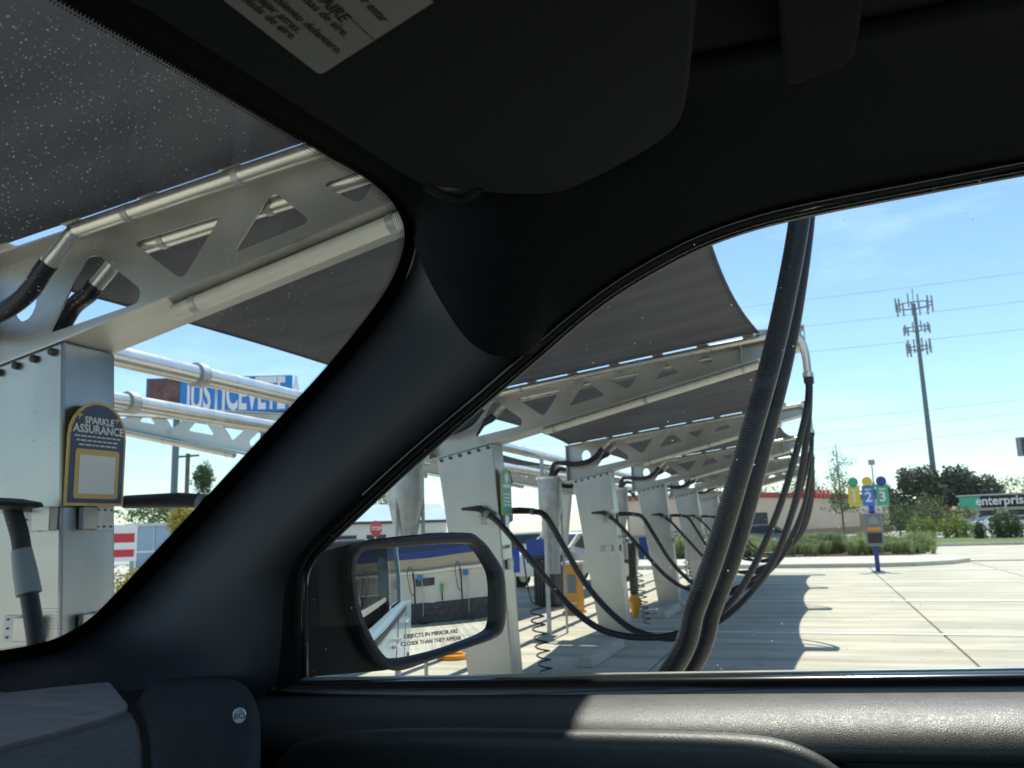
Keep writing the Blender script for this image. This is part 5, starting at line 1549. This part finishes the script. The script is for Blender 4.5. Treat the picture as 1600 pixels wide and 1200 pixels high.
part('centre_pillar', xz([(0.80, 1.38), (0.93, 1.38), (0.95, 2.03), (0.83, 2.03)], 0.97, 1.04), 'car_paint_black', truck)
part('rear_pillar', xz([(1.80, 1.36), (2.0, 1.36), (1.92, 2.03), (1.72, 2.03)], 0.98, 1.05), 'car_paint_silver', truck)
part('roof_rail', xz([(0.22, 1.985), (1.9, 1.99), (1.9, 2.07), (0.22, 2.07)], 0.985, 1.04), 'car_paint_silver', truck)
part('rear_side_window', MB().add([(0.93, 1.03, 1.40), (1.80, 1.03, 1.41), (1.74, 1.03, 1.99), (0.95, 1.03, 1.99)], [(0, 1, 2, 3)]), 'window_dark', truck)
part('belt_moulding', MB().box((0.6, 1.098, 1.345), (2.5, 0.02, 0.02)), 'rubber', truck)
# driver side and rear of the cabin, floor and seats (behind the camera)
part('left_door_card', MB().box((0.3, -0.60, 0.95), (2.3, 0.03, 0.9)), 'plastic_dark', truck)
part('left_window_frame', xz([(-0.62, 1.40), (-0.56, 1.40), (-0.22, 1.93), (1.9, 1.98), (1.9, 2.04), (-0.28, 1.99)], -0.63, -0.58), 'car_paint_black', truck)
part('left_centre_pillar', xz([(0.80, 1.38), (0.93, 1.38), (0.95, 2.03), (0.83, 2.03)], -0.64, -0.57), 'car_paint_black', truck)
part('left_pillar', MB().tube([Vector((WB.x-0.05, -0.53, WB.z-0.04)), Vector((WA.x, -0.5, WA.z+0.02))], 0.05, 10), 'pillar_fabric', truck, smooth=True)
part('cabin_floor', MB().box((0.5, 0.2, 0.52), (2.8, 1.6, 0.04)), 'plastic_dark', truck)
part('rear_wall', MB().box((1.92, 0.2, 1.0), (0.04, 1.6, 0.95)), 'plastic_dark', truck)
part('rear_window', MB().add([(1.92, -0.5, 1.48), (1.92, 0.95, 1.48), (1.88, 0.9, 1.98), (1.88, -0.45, 1.98)], [(0, 1, 2, 3)]), 'tinted_glass', truck)
part('left_window', MB().add([(-0.60, -0.605, 1.40), (1.85, -0.605, 1.40), (1.85, -0.605, 1.99), (-0.24, -0.605, 1.96)], [(0, 1, 2, 3)]), 'door_glass', truck)
part('left_rear_shade', MB().add([(0.90, -0.61, 1.38), (1.9, -0.61, 1.38), (1.88, -0.61, 2.0), (0.93, -0.61, 2.0)], [(0, 1, 2, 3)]), 'tinted_glass', truck)
for y in (-0.22, 0.62):
    part('seat', MB().box((0.28, y, 0.86), (0.52, 0.50, 0.16)), 'leather', truck, bevel=0.05)
    bk = part('backrest', MB().box((0.62, y, 1.20), (0.14, 0.50, 0.62), M=Matrix.Rotation(0.22, 3, 'Y')), 'leather', truck, bevel=0.05)
    part('headrest', MB().box((0.72, y, 1.62), (0.10, 0.26, 0.18)), 'leather', bk, bevel=0.04)
# orange rubber ring lying on the concrete under the mirror
q = onZ(708, 1029, 0)
t = thing('drain_ring', 'flat orange rubber ring lying on the concrete just below the door mirror', 'ring', (q.x, q.y, 0.0))
part('ring', MB().tube([(0.17*cos(a*pi/10), 0.17*sin(a*pi/10), 0.03) for a in range(21)], 0.035, 8, False), 'amber', t, smooth=True)
